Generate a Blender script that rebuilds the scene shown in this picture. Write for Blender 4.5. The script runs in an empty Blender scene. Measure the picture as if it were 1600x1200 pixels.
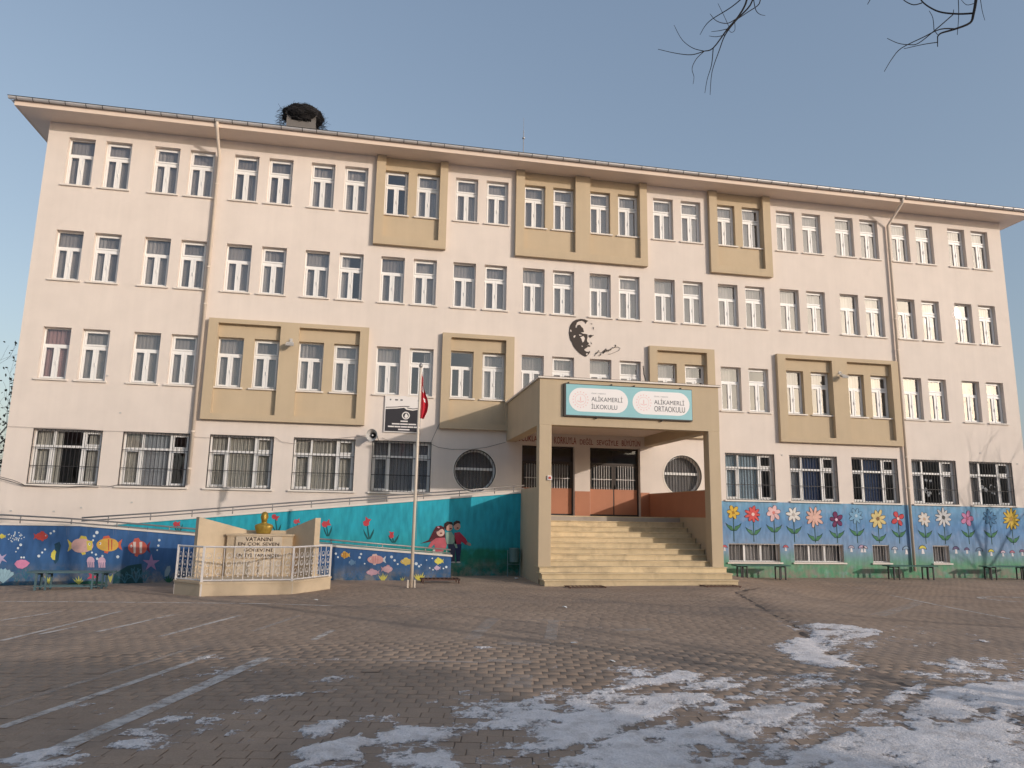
import bpy, bmesh, math, random
import numpy as np
from mathutils import Vector, Matrix
R = random.Random(7)
S = bpy.context.scene
C = S.collection
# ------------------------------------------------------------------ camera
CAM = Vector((-1.1428, -25.1666, 2.0913))
PITCH, YAW, ROLL, FPX = 0.17904, 0.18984, 0.01721, 1134.37
_f = Vector((math.sin(YAW)*math.cos(PITCH), math.cos(YAW)*math.cos(PITCH), math.sin(PITCH)))
_r = Vector((math.cos(YAW), -math.sin(YAW), 0)); _u = _r.cross(_f)
CR = math.cos(ROLL)*_r + math.sin(ROLL)*_u
CU = -math.sin(ROLL)*_r + math.cos(ROLL)*_u
cd = bpy.data.cameras.new('camera'); cam = bpy.data.objects.new('camera', cd); C.objects.link(cam)
cd.sensor_width = 36; cd.lens = FPX/1600*36; cd.clip_end = 6000; cd.clip_start = 0.05
cam.matrix_world = Matrix(((CR.x, CU.x, -_f.x, CAM.x), (CR.y, CU.y, -_f.y, CAM.y), (CR.z, CU.z, -_f.z, CAM.z), (0, 0, 0, 1)))
S.camera = cam
# ------------------------------------------------------------------ sky, sun, exposure
SUN = Vector((0.917, -1.0, 0.333)).normalized()
w = bpy.data.worlds.new('World'); S.world = w; w.use_nodes = True
nt = w.node_tree; bg = nt.nodes['Background']
sky = nt.nodes.new('ShaderNodeTexSky'); sky.sky_type = 'NISHITA'; sky.sun_disc = False
sky.sun_elevation = math.asin(SUN.z); sky.sun_rotation = math.atan2(SUN.x, SUN.y)
sky.altitude = 850; sky.air_density = 1.45; sky.dust_density = 4.5; sky.ozone_density = 1.2
hs = nt.nodes.new('ShaderNodeHueSaturation'); hs.inputs['Saturation'].default_value = 0.72; hs.inputs['Value'].default_value = 0.72
nt.links.new(sky.outputs[0], hs.inputs['Color'])
# even winter haze over the whole sky on top of the clear-air gradient
hz = nt.nodes.new('ShaderNodeMix'); hz.data_type = 'RGBA'; hz.blend_type = 'ADD'; hz.inputs[0].default_value = 1; hz.clamp_result = False
nt.links.new(hs.outputs[0], hz.inputs[6]); hz.inputs[7].default_value = (.37, .60, 1.04, 1); nt.links.new(hz.outputs[2], bg.inputs['Color'])
bg.inputs['Strength'].default_value = 0.15
sl = bpy.data.lights.new('sun', 'SUN'); sl.energy = 2.0; sl.angle = math.radians(0.6); sl.color = (1.0, 0.895, 0.80)
so = bpy.data.objects.new('sun', sl); C.objects.link(so); so.rotation_euler = (-SUN).to_track_quat('-Z', 'Y').to_euler(); so.location = (20, -40, 30)
vs = S.view_settings; vs.view_transform = 'Standard'; vs.look = 'None'; vs.gamma = 1; vs.use_curve_mapping = False; vs.exposure = 0.17

# ------------------------------------------------------------------ pixel -> plane (for laying out paint on real walls)
def ray(p): return _f + CR*((p[0]-800)/FPX) - CU*((p[1]-600)/FPX)
def at(p, Y): d = ray(p); return CAM + d*((Y-CAM.y)/d.y)
def zm(ox, oy, s): return lambda x, y: (ox+x/s, oy+y/s)
# ------------------------------------------------------------------ materials
M = {}
def srgb(r, g, b):
    f = lambda c: (c/255/12.92 if c/255 <= .04045 else ((c/255+.055)/1.055)**2.4)
    return (f(r), f(g), f(b))
def mat(name, col, rough=.8, metal=0, var=0, scale=3, bump=0, bscale=40, stain=None, streak=0, island=0, spec=.3, fine=0):
    m = bpy.data.materials.new(name); m.use_nodes = True; n = m.node_tree.nodes; L = m.node_tree.links
    b = n['Principled BSDF']; b.inputs['Roughness'].default_value = rough; b.inputs['Metallic'].default_value = metal
    b.inputs['Specular IOR Level'].default_value = spec
    b.inputs['Base Color'].default_value = (*col, 1); M[name] = m
    out = None
    def val(v): 
        return v
    if var or streak or island or stain or fine or bump:
        g = n.new('ShaderNodeNewGeometry')
        rgb = n.new('ShaderNodeRGB'); rgb.outputs[0].default_value = (*col, 1); out = rgb.outputs[0]
        def mul(fac_socket, lo, hi):
            nonlocal out
            mr = n.new('ShaderNodeMapRange'); mr.inputs[1].default_value = .3; mr.inputs[2].default_value = .7
            mr.inputs[3].default_value = lo; mr.inputs[4].default_value = hi; L.new(fac_socket, mr.inputs[0])
            x = n.new('ShaderNodeMix'); x.data_type = 'RGBA'; x.blend_type = 'MULTIPLY'; x.inputs[0].default_value = 1
            L.new(out, x.inputs[6]); L.new(mr.outputs[0], x.inputs[7]); out = x.outputs[2]
            return mr
        def noise(sc, det=5, vec=None, dist=0):
            t = n.new('ShaderNodeTexNoise'); t.inputs['Scale'].default_value = sc; t.inputs['Detail'].default_value = det
            t.inputs['Distortion'].default_value = dist; t.inputs['Roughness'].default_value = .6
            L.new(vec if vec else g.outputs['Position'], t.inputs['Vector']); return t
        if var:
            mul(noise(scale, 6).outputs[0], 1-var, 1+var*.6)
            mul(noise(scale*.13, 3).outputs[0], 1-var*.7, 1+var*.5)
        if fine: mul(noise(60, 2).outputs[0], 1-fine, 1+fine)
        if streak:
            mp = n.new('ShaderNodeMapping'); mp.inputs['Scale'].default_value = (3.2, 3.2, .12); L.new(g.outputs['Position'], mp.inputs[0])
            mul(noise(1.0, 5, mp.outputs[0]).outputs[0], 1-streak, 1+streak*.5)
        if island:
            oi = n.new('ShaderNodeObjectInfo'); ad = n.new('ShaderNodeMath'); ad.operation = 'ADD'
            L.new(g.outputs['Random Per Island'], ad.inputs[0]); L.new(oi.outputs['Random'], ad.inputs[1])
            fr = n.new('ShaderNodeMath'); fr.operation = 'FRACT'; L.new(ad.outputs[0], fr.inputs[0])
            mr = mul(fr.outputs[0], 1-island, 1+island); mr.inputs[1].default_value = 0; mr.inputs[2].default_value = 1
        if stain:
            scol, sc, lo, hi, amt = stain
            t = noise(sc, 7, dist=.4)
            mr = n.new('ShaderNodeMapRange'); mr.inputs[1].default_value = lo; mr.inputs[2].default_value = hi; mr.inputs[4].default_value = amt
            L.new(t.outputs[0], mr.inputs[0])
            x = n.new('ShaderNodeMix'); x.data_type = 'RGBA'; L.new(mr.outputs[0], x.inputs[0]); L.new(out, x.inputs[6]); x.inputs[7].default_value = (*scol, 1); out = x.outputs[2]
        L.new(out, b.inputs['Base Color'])
        if bump:
            bp = n.new('ShaderNodeBump'); bp.inputs['Strength'].default_value = bump; bp.inputs['Distance'].default_value = .03 if name == 'snow' else .01
            L.new(noise(bscale, 6).outputs[0], bp.inputs['Height']); L.new(bp.outputs[0], b.inputs['Normal'])
    return m
def glass(name, refl=.10, tint=(.80, .80, .80), rough=.015):
    m = bpy.data.materials.new(name); m.use_nodes = True; n = m.node_tree.nodes; L = m.node_tree.links
    n.remove(n['Principled BSDF']); o = n['Material Output']
    gl = n.new('ShaderNodeBsdfGlossy'); gl.inputs['Roughness'].default_value = rough; gl.inputs['Color'].default_value = (.92, .94, 1, 1)
    tr = n.new('ShaderNodeBsdfTransparent'); tr.inputs['Color'].default_value = (*tint, 1)
    lw = n.new('ShaderNodeFresnel'); lw.inputs['IOR'].default_value = 1.55
    ad = n.new('ShaderNodeMath'); ad.operation = 'ADD'; ad.inputs[1].default_value = refl; ad.use_clamp = True
    L.new(lw.outputs[0], ad.inputs[0]); bk = n.new('ShaderNodeNewGeometry'); iv = n.new('ShaderNodeMath'); iv.operation = 'SUBTRACT'; iv.inputs[0].default_value = 1; L.new(bk.outputs['Backfacing'], iv.inputs[1])
    fm = n.new('ShaderNodeMath'); fm.operation = 'MULTIPLY'; L.new(ad.outputs[0], fm.inputs[0]); L.new(iv.outputs[0], fm.inputs[1])
    # slight waviness of old glass
    g = n.new('ShaderNodeNewGeometry'); t = n.new('ShaderNodeTexNoise'); t.inputs['Scale'].default_value = 1.6; t.inputs['Detail'].default_value = 1
    L.new(g.outputs['Position'], t.inputs['Vector'])
    bp = n.new('ShaderNodeBump'); bp.inputs['Strength'].default_value = .04; bp.inputs['Distance'].default_value = .1; L.new(t.outputs[0], bp.inputs['Height']); L.new(bp.outputs[0], gl.inputs['Normal'])
    mx = n.new('ShaderNodeMixShader'); L.new(fm.outputs[0], mx.inputs[0]); L.new(tr.outputs[0], mx.inputs[1]); L.new(gl.outputs[0], mx.inputs[2]); L.new(mx.outputs[0], o.inputs[0])
    M[name] = m; return m

mat('render', (.735, .645, .58), .9, var=.045, scale=1.2, bump=.25, bscale=120, streak=.035, stain=((.60, .52, .46), .9, .62, .8, .5))
mat('beige', (.53, .42, .29), .9, var=.04, scale=1.5, bump=.25, bscale=120, streak=.04)
mat('soffit', (.80, .67, .575), .9, var=.04, scale=1.5)
mat('fascia', (.74, .60, .50), .85, var=.05, scale=2)
mat('pvc', (.82, .80, .78), .45, var=.02, scale=3, spec=.4)
mat('sill', (.76, .69, .62), .7, var=.06, scale=4)
mat('gutter', (.58, .56, .56), .45, metal=.3, var=.12, scale=2.5)
mat('gutter_dark', (.045, .043, .045), .7)
mat('pipe', (.66, .56, .47), .7, var=.05)
mat('iron', (.035, .032, .034), .55, spec=.4)
mat('white_iron', (.72, .68, .66), .55, var=.08, scale=9, stain=((.28, .16, .09), 9, .66, .8, .5))
mat('galv', (.34, .32, .31), .42, metal=.6, var=.1)
mat('interior', (.55, .51, .47), .95, var=.08, scale=.8)
mat('curtain_white', (.62, .58, .55), .95, var=.05)
mat('curtain_net', (.52, .48, .455), .95, var=.05)
mat('curtain_dusk', (.40, .365, .345), .95, var=.05)
mat('curtain_cream', (.72, .67, .58), .95, var=.06)
mat('curtain_grey', (.46, .47, .49), .95, var=.06)
mat('curtain_pale_blue', (.55, .66, .72), .95, var=.06)
mat('curtain_blue', (.09, .13, .24), .95, var=.1)
mat('curtain_pink', (.62, .38, .36), .95, var=.05)
mat('brown_paint', (.47, .20, .115), .55, var=.05, scale=2, streak=.04)
mat('dark_frame', (.06, .048, .042), .5)
mat('travertine', (.66, .52, .325), .65, var=.12, scale=4, bump=.4, bscale=60, stain=((.33, .25, .16), 1.8, .5, .72, .65), island=.12)
mat('concrete', (.40, .35, .30), .9, var=.1, scale=2, bump=.3, bscale=60, stain=((.24, .20, .17), 1.3, .5, .8, .6))
mat('monument', (.62, .49, .34), .8, var=.07, scale=3, bump=.25, bscale=70, stain=((.36, .27, .18), 2.0, .55, .8, .5))
mat('monument_pale', (.68, .56, .42), .8, var=.07, scale=3, stain=((.42, .33, .23), 2.5, .55, .8, .5))
mat('gold', (.38, .25, .05), .45, metal=.45, var=.12, scale=14)
mat('letter', (.055, .03, .025), .7)
mat('red_letter', (.30, .045, .035), .7, var=.1, scale=8)
mat('grey_letter', (.13, .13, .14), .7)
mat('light_letter', (.45, .44, .45), .7)
mat('sign_teal', (.28, .54, .58), .45, var=.03)
mat('sign_white', (.84, .80, .79), .45)
mat('sign_pink', (.80, .50, .50), .5)
mat('flag_red', (.52, .02, .035), .7, var=.08, scale=6)
mat('flag_white', (.82, .80, .80), .7)
mat('pole', (.70, .60, .49), .5, var=.06, scale=4)
mat('poster_dark', (.035, .033, .04), .6)
mat('poster_white', (.78, .73, .70), .6)
mat('portrait', (.045, .032, .027), .6)
mat('roof_metal', (.20, .17, .16), .7, var=.1)
mat('chimney', (.17, .155, .145), .9, var=.1, scale=4)
mat('twig', (.022, .02, .021), .95)
mat('bark', (.09, .075, .065), .95, var=.2, scale=6, bump=.5, bscale=30)
mat('bark_grey', (.06, .052, .05), .95, var=.2, scale=6)
mat('leaf_dark', (.035, .04, .03), .9)
mat('bench_green', (.05, .14, .11), .6, var=.15, scale=8, stain=((.12, .10, .09), 6, .55, .75, .6))
mat('bench_blue', (.085, .15, .17), .6, var=.15, scale=8, stain=((.14, .12, .10), 5, .5, .75, .6))
mat('bin_teal', (.16, .27, .28), .45, metal=.3, var=.1)
mat('rusty', (.11, .06, .045), .8, var=.2, scale=10)
mat('horn_grey', (.50, .48, .46), .5)
mat('black', (.012, .011, .012), .7)
mat('cable', (.06, .055, .055), .7)
mat('cable_light', (.30, .25, .22), .8)
mat('paper', (.80, .79, .78), .8)
mat('red_box', (.48, .06, .03), .5)
mat('paver', (.39, .283, .208), .92, var=.16, scale=1.1, bump=.3, bscale=90, island=.05, fine=.12, stain=((.175, .145, .125), .55, .48, .72, .6))
mat('joint', (.27, .20, .155), .95, var=.2, scale=3, bump=.4, bscale=80)
mat('snowy_bounce_ground', (.68, .66, .66), .95, var=.15, scale=.6, bump=.4, bscale=30, stain=((.30, .25, .21), .35, .5, .75, .7))  # snow-pale ground out of view, whitened to bounce light onto the facade
mat('gully', (.11, .09, .078), .95, var=.25, scale=4, bump=.5, bscale=40)
mat('house_wall', (.52, .44, .36), .9, var=.05, scale=1)
mat('house_roof', (.30, .12, .08), .85, var=.15, scale=3)
glass('pane_glass')
glass('lower_glass', refl=.03, tint=(.82, .83, .84))
def snow_mat():
    m = mat('snow', (.94, .875, .85), .8, var=.12, scale=7, fine=.14, bump=.9, bscale=45, stain=((.50, .42, .37), 6.0, .48, .70, .6), spec=.25)
    n = m.node_tree.nodes; L = m.node_tree.links; b = n['Principled BSDF']
    at_ = n.new('ShaderNodeAttribute'); at_.attribute_name = 'cover'; g = n.new('ShaderNodeNewGeometry')
    t = n.new('ShaderNodeTexNoise'); t.inputs['Scale'].default_value = 26; t.inputs['Detail'].default_value = 6; t.inputs['Roughness'].default_value = .7; L.new(g.outputs['Position'], t.inputs['Vector'])
    ma = n.new('ShaderNodeMath'); ma.operation = 'MULTIPLY_ADD'; L.new(t.outputs[0], ma.inputs[0]); ma.inputs[1].default_value = .95; ma.inputs[2].default_value = -.49
    a2 = n.new('ShaderNodeMath'); a2.operation = 'ADD'; L.new(at_.outputs['Fac'], a2.inputs[0]); L.new(ma.outputs[0], a2.inputs[1])
    mr = n.new('ShaderNodeMapRange'); mr.inputs[1].default_value = -.12; mr.inputs[2].default_value = .13; L.new(a2.outputs[0], mr.inputs[0]); L.new(mr.outputs[0], b.inputs['Alpha'])
snow_mat()
def worn_paint(name, col, lo, hi, sc):
    m = bpy.data.materials.new(name); m.use_nodes = True; n = m.node_tree.nodes; L = m.node_tree.links
    b = n['Principled BSDF']; b.inputs['Base Color'].default_value = (*col, 1); b.inputs['Roughness'].default_value = .9
    g = n.new('ShaderNodeNewGeometry'); t = n.new('ShaderNodeTexNoise'); t.inputs['Scale'].default_value = sc; t.inputs['Detail'].default_value = 7; t.inputs['Roughness'].default_value = .7
    L.new(g.outputs['Position'], t.inputs['Vector'])
    mr = n.new('ShaderNodeMapRange'); mr.inputs[1].default_value = lo; mr.inputs[2].default_value = hi; mr.inputs[4].default_value = .8; L.new(t.outputs[0], mr.inputs[0])
    L.new(mr.outputs[0], b.inputs['Alpha']); M[name] = m
worn_paint('road_paint', (.72, .65, .59), .30, .58, 5)
worn_paint('road_paint_faint', (.60, .52, .45), .34, .78, 4)
worn_paint('road_paint_strong', (.70, .65, .61), .34, .58, 6)
def mural_mat(name, stops, zlo, zhi, blotch=.25, tint=(.2, .25, .4)):
    m = bpy.data.materials.new(name); m.use_nodes = True; n = m.node_tree.nodes; L = m.node_tree.links
    b = n['Principled BSDF']; b.inputs['Roughness'].default_value = .75; b.inputs['Specular IOR Level'].default_value = .3
    g = n.new('ShaderNodeNewGeometry'); sp = n.new('ShaderNodeSeparateXYZ'); L.new(g.outputs['Position'], sp.inputs[0])
    t = n.new('ShaderNodeTexNoise'); t.inputs['Scale'].default_value = 1.7; t.inputs['Detail'].default_value = 7; t.inputs['Roughness'].default_value = .65; L.new(g.outputs['Position'], t.inputs['Vector'])
    a1 = n.new('ShaderNodeMath'); a1.operation = 'MULTIPLY_ADD'; L.new(t.outputs[0], a1.inputs[0]); a1.inputs[1].default_value = blotch*2*(zhi-zlo); a1.inputs[2].default_value = -blotch*(zhi-zlo)
    a2 = n.new('ShaderNodeMath'); a2.operation = 'ADD'; L.new(sp.outputs[2], a2.inputs[0]); L.new(a1.outputs[0], a2.inputs[1])
    mr = n.new('ShaderNodeMapRange'); mr.inputs[1].default_value = zlo; mr.inputs[2].default_value = zhi; L.new(a2.outputs[0], mr.inputs[0])
    cr = n.new('ShaderNodeValToRGB'); L.new(mr.outputs[0], cr.inputs[0])
    e = cr.color_ramp.elements
    while len(e) < len(stops): e.new(.5)
    for k, (p, c) in enumerate(stops): e[k].position = p; e[k].color = (*c, 1)
    t2 = n.new('ShaderNodeTexNoise'); t2.inputs['Scale'].default_value = 3.5; t2.inputs['Detail'].default_value = 5; L.new(g.outputs['Position'], t2.inputs['Vector'])
    m2 = n.new('ShaderNodeMapRange'); m2.inputs[1].default_value = .52; m2.inputs[2].default_value = .8; m2.inputs[4].default_value = .55; L.new(t2.outputs[0], m2.inputs[0])
    mx = n.new('ShaderNodeMix'); mx.data_type = 'RGBA'; L.new(m2.outputs[0], mx.inputs[0]); L.new(cr.outputs[0], mx.inputs[6]); mx.inputs[7].default_value = (*tint, 1)
    # splash dirt and rubbed-off paint along the foot of the wall
    dz = n.new('ShaderNodeMapRange'); dz.inputs[1].default_value = zlo+.62; dz.inputs[2].default_value = zlo+.12; L.new(sp.outputs[2], dz.inputs[0])
    t3 = n.new('ShaderNodeTexNoise'); t3.inputs['Scale'].default_value = 2.6; t3.inputs['Detail'].default_value = 8; t3.inputs['Roughness'].default_value = .7; L.new(g.outputs['Position'], t3.inputs['Vector'])
    d2 = n.new('ShaderNodeMapRange'); d2.inputs[1].default_value = .42; d2.inputs[2].default_value = .62; L.new(t3.outputs[0], d2.inputs[0])
    d3 = n.new('ShaderNodeMath'); d3.operation = 'MULTIPLY'; L.new(dz.outputs[0], d3.inputs[0]); L.new(d2.outputs[0], d3.inputs[1])
    m3 = n.new('ShaderNodeMix'); m3.data_type = 'RGBA'; L.new(d3.outputs[0], m3.inputs[0]); L.new(mx.outputs[2], m3.inputs[6]); m3.inputs[7].default_value = (.21, .18, .15, 1)
    # lighter brush strokes
    mp = n.new('ShaderNodeMapping'); mp.inputs['Scale'].default_value = (6, 6, 1.5); mp.inputs['Rotation'].default_value = (0, .6, 0); L.new(g.outputs['Position'], mp.inputs[0])
    t4 = n.new('ShaderNodeTexNoise'); t4.inputs['Scale'].default_value = 1.4; t4.inputs['Detail'].default_value = 6; L.new(mp.outputs[0], t4.inputs['Vector'])
    d4 = n.new('ShaderNodeMapRange'); d4.inputs[1].default_value = .3; d4.inputs[2].default_value = .7; d4.inputs[3].default_value = .98; d4.inputs[4].default_value = 1.40; L.new(t4.outputs[0], d4.inputs[0])
    m4 = n.new('ShaderNodeMix'); m4.data_type = 'RGBA'; m4.blend_type = 'MULTIPLY'; m4.inputs[0].default_value = 1; L.new(m3.outputs[2], m4.inputs[6]); L.new(d4.outputs[0], m4.inputs[7])
    L.new(m4.outputs[2], b.inputs['Base Color']); M[name] = m
mural_mat('mural_garden', [(0, (.08, .23, .13)), (.16, (.095, .25, .15)), (.27, (.14, .24, .25)), (.38, (.17, .25, .37)), (.7, (.10, .21, .38)), (1, (.14, .29, .43))], 0.05, 2.75, .10, (.27, .29, .39))
mural_mat('mural_sea', [(0, (.03, .09, .13)), (.12, (.028, .085, .17)), (.5, (.035, .095, .23)), (1, (.042, .11, .26))], .1, 1.7, .1, (.04, .10, .21))
mural_mat('mural_meadow', [(0, (.008, .10, .075)), (.33, (.012, .16, .10)), (.37, (.02, .24, .27)), (.6, (.02, .28, .36)), (1, (.022, .31, .40))], .2, 2.7, .03, (.03, .33, .38))
PAINT = {}
def paintmat(rgb):
    k = tuple(rgb)
    if k not in PAINT:
        c = srgb(*rgb); gy = sum(c)/3; c = tuple(x*.84+gy*.16 for x in c); PAINT[k] = mat('paint_%d_%d_%d' % k, tuple(x*.92 for x in c), .8, var=.16, scale=5, fine=.06, stain=((.17, .21, .27), 3.0, .56, .8, .45))
    return PAINT[k]

# ------------------------------------------------------------------ mesh helpers
class MB:
    def __init__(s): s.v = []; s.f = []; s.m = []
    def face(s, pts, mi=0):
        k = len(s.v); s.v += [tuple(p) for p in pts]; s.f.append(tuple(range(k, k+len(pts)))); s.m.append(mi); return s
    def box(s, x0, x1, y0, y1, z0, z1, mi=0, skip=''):
        k = len(s.v)
        s.v += [(x0,y0,z0),(x1,y0,z0),(x1,y1,z0),(x0,y1,z0),(x0,y0,z1),(x1,y0,z1),(x1,y1,z1),(x0,y1,z1)]
        for f in ((0,3,2,1),(4,5,6,7),(0,1,5,4),(1,2,6,5),(2,3,7,6),(3,0,4,7)): s.f.append(tuple(k+i for i in f)); s.m.append(mi)
        return s
    def prism(s, pts, d, mi=0):       # pts: 3D loop, d: extrusion vector
        n = len(pts); k = len(s.v); d = Vector(d)
        s.v += [tuple(p) for p in pts] + [tuple(Vector(p)+d) for p in pts]
        s.f.append(tuple(range(k, k+n))); s.m.append(mi)
        s.f.append(tuple(range(k+2*n-1, k+n-1, -1))); s.m.append(mi)
        for i in range(n):
            j = (i+1) % n; s.f.append((k+j, k+i, k+n+i, k+n+j)); s.m.append(mi)
        return s
    def tube(s, pts, rad, n=6, mi=0, cap=True):
        pts = [Vector(p) for p in pts]; rad = rad if hasattr(rad, '__len__') else [rad]*len(pts)
        rings = []; prev = None
        for i, p in enumerate(pts):
            t = (pts[min(i+1, len(pts)-1)]-pts[max(i-1, 0)])
            t = t.normalized() if t.length > 1e-9 else Vector((0, 0, 1))
            if prev is None:
                a = Vector((0, 0, 1)) if abs(t.z) < .9 else Vector((1, 0, 0)); u = t.cross(a).normalized()
            else: u = (prev - t*prev.dot(t)); u = u.normalized() if u.length > 1e-6 else t.orthogonal().normalized()
            prev = u; q = t.cross(u); k = len(s.v)
            s.v += [tuple(p+(u*math.cos(2*math.pi*j/n)+q*math.sin(2*math.pi*j/n))*rad[i]) for j in range(n)]; rings.append(k)
        for a, b in zip(rings, rings[1:]):
            for j in range(n): s.f.append((a+j, a+(j+1) % n, b+(j+1) % n, b+j)); s.m.append(mi)
        if cap:
            s.f.append(tuple(rings[0]+j for j in range(n-1, -1, -1))); s.m.append(mi)
            s.f.append(tuple(rings[-1]+j for j in range(n))); s.m.append(mi)
        return s
    def lathe(s, prof, c=(0,0,0), n=20, axis='z', mi=0):
        c = Vector(c); rings = []
        for r, h in prof:
            k = len(s.v)
            for j in range(n):
                a = 2*math.pi*j/n; x, y = r*math.cos(a), r*math.sin(a)
                s.v.append(tuple(c + (Vector((x, y, h)) if axis == 'z' else Vector((x, h, y)))))
            rings.append(k)
        for a, b in zip(rings, rings[1:]):
            for j in range(n): s.f.append((a+j, a+(j+1) % n, b+(j+1) % n, b+j)); s.m.append(mi)
        return s
    def mesh(s, name, mats, smooth=False):
        me = bpy.data.meshes.new(name); me.from_pydata(s.v, [], s.f)
        for m in (mats if isinstance(mats, (list, tuple)) else [mats]): me.materials.append(M[m] if isinstance(m, str) else m)
        if len(me.materials) > 1: me.polygons.foreach_set('material_index', s.m)
        if smooth: me.polygons.foreach_set('use_smooth', [True]*len(me.polygons))
        bm = bmesh.new(); bm.from_mesh(me); bmesh.ops.recalc_face_normals(bm, faces=bm.faces); bm.to_mesh(me); bm.free()
        return me
    def build(s, name, mats, parent=None, smooth=False, loc=None):
        return put(name, s.mesh(name, mats, smooth), parent, loc)
def put(name, me, parent=None, loc=None, rot=None):
    o = bpy.data.objects.new(name, me); C.objects.link(o)
    if parent: o.parent = parent
    if loc: o.location = loc
    if rot: o.rotation_euler = rot
    return o
def tag(o, label=None, cat=None, group=None, kind=None):
    if label: o['label'] = label
    if cat: o['category'] = cat
    if group: o['group'] = group
    if kind: o['kind'] = kind
    return o
def thing(name, label, cat, loc=(0, 0, 0), rz=0, group=None):
    o = bpy.data.objects.new(name, None); C.objects.link(o); o.location = loc; o.rotation_euler = (0, 0, rz); o.empty_display_size = .2
    return tag(o, label, cat, group)
def copy_tree(o, parent=None):
    c = o.copy(); C.objects.link(c); c.parent = parent
    for ch in list(o.children): copy_tree(ch, c)
    return c
def bevel(o, wdt=.01, seg=2):
    b = o.modifiers.new('bevel', 'BEVEL'); b.width = wdt; b.segments = seg; b.limit_method = 'ANGLE'; return o
def text_mesh(name, body, size, mname, depth=.01, bold=0, spacing=1.0):
    cu = bpy.data.curves.new(name, 'FONT'); cu.body = body; cu.size = size; cu.extrude = depth; cu.align_x = 'CENTER'; cu.align_y = 'CENTER'; cu.offset = bold
    cu.space_character = spacing; cu.resolution_u = 3
    o = bpy.data.objects.new(name, cu); C.objects.link(o)
    bpy.context.view_layer.update()
    dg = bpy.context.evaluated_depsgraph_get(); me = bpy.data.meshes.new_from_object(o.evaluated_get(dg)); me.name = name
    bpy.data.objects.remove(o); bpy.data.curves.remove(cu)
    me.materials.clear(); me.materials.append(M[mname]); return me
def fit_text(name, body, cx, cz, wdt, hgt, y, mname, parent, depth=.006, bold=0, spacing=1.0, base=None):
    me = text_mesh(name, body, 1.0, mname, depth/2, bold, spacing)
    xs = [v_.co.x for v_ in me.vertices]; ys = [v_.co.y for v_ in me.vertices]
    sx = wdt/(max(xs)-min(xs)); sz = hgt/(max(ys)-min(ys)); ox, oy = (max(xs)+min(xs))/2, (max(ys)+min(ys))/2
    for v_ in me.vertices:
        x, yy, d = v_.co; v_.co = ((x-ox)*sx, -d, (yy-oy)*sz)
    me.flip_normals(); me.update()
    return put(name, me, parent, (cx, y, cz))
def smooth(t): t = max(0., min(1., t)); return t*t*(3-2*t)
# ------------------------------------------------------------------ ground
def nsm(t): t = np.clip(t, 0, 1); return t*t*(3-2*t)
CREASE_Y = [-30, -20, -17.5, -16, -13.35, -7.65, -6, 5]; CREASE_X = [4.3, 4.4, 4.69, 5.0, 6.12, 8.07, 9.6, 9.6]
def zgn(x, y):
    x = np.asarray(x, float); y = np.asarray(y, float)
    xc = np.interp(y, CREASE_Y, CREASE_X)
    wy = np.interp(y, [-22, -15, -6], [.12, .25, 1])
    return .27 - .15*nsm((-2-x)/10) - .27*nsm((x-xc)/3.5)*wy + .0095*np.clip(-y-6, 0, 40) + .012*np.sin(x*.9+1.3)*np.sin(y*.7) - .03*np.exp(-((x-xc)/.16)**2)*(y < -6.2)
def zg(x, y): return float(zgn(x, y))
def lattice(seed):
    rs = np.random.RandomState(seed); T = rs.rand(256, 256)
    def f(x, y):
        xi = np.floor(x).astype(int); yi = np.floor(y).astype(int); fx = x-xi; fy = y-yi; fx = fx*fx*(3-2*fx); fy = fy*fy*(3-2*fy)
        a = T[xi % 256, yi % 256]; b = T[(xi+1) % 256, yi % 256]; c = T[xi % 256, (yi+1) % 256]; d = T[(xi+1) % 256, (yi+1) % 256]
        return (a*(1-fx)+b*fx)*(1-fy)+(c*(1-fx)+d*fx)*fy
    return f
LN = lattice(3)
def fbm(x, y, o=5, g=.55):
    s = 0; a = 1; t = 0
    for k in range(o): s = s + a*LN(x*2**k+17.3*k, y*2**k+5.1*k); t += a; a *= g
    return s/t
def grid_mesh(name, xs, ys, zf, mats, midx=None):
    X, Y = np.meshgrid(xs, ys, indexing='ij'); Zz = zf(X, Y); nx, ny = X.shape
    V = np.stack([X, Y, Zz], -1).reshape(-1, 3)
    i = (np.arange(nx-1)[:, None]*ny+np.arange(ny-1)[None, :]).ravel()
    F = np.stack([i, i+ny, i+ny+1, i+1], -1)
    me = bpy.data.meshes.new(name); me.from_pydata(V.tolist(), [], F.tolist())
    for m in mats: me.materials.append(M[m])
    if midx is not None:
        cx = (X[:-1, :-1]+X[1:, 1:]).ravel()/2; cy = (Y[:-1, :-1]+Y[1:, 1:]).ravel()/2
        me.polygons.foreach_set('material_index', midx(cx, cy).astype(np.int32))
    me.polygons.foreach_set('use_smooth', np.ones(len(F), bool)); me.update()
    return me
PX0, PX1, PY0, PY1 = -21, 33, -21.4, 0.4
xs = np.concatenate([[-2500, -800, -250, -90, -45], np.arange(-30, 40.1, .5), [50, 90, 250, 800, 2500]])
ys = np.concatenate([[-2500, -800, -250, -100, -60, -45], np.arange(-36, 1.1, .5), [20, 60, 250, 800, 2500]])
ground = put('ground', grid_mesh('ground', xs, ys, lambda x, y: zgn(x, y)-.014, ['joint', 'snowy_bounce_ground'],
             lambda x, y: 1-((x > -30) & (x < 40) & (y > -21.5) & (y < 1))))
tag(ground, 'school yard ground of brownish grey paving', None, None, 'structure')
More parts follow.
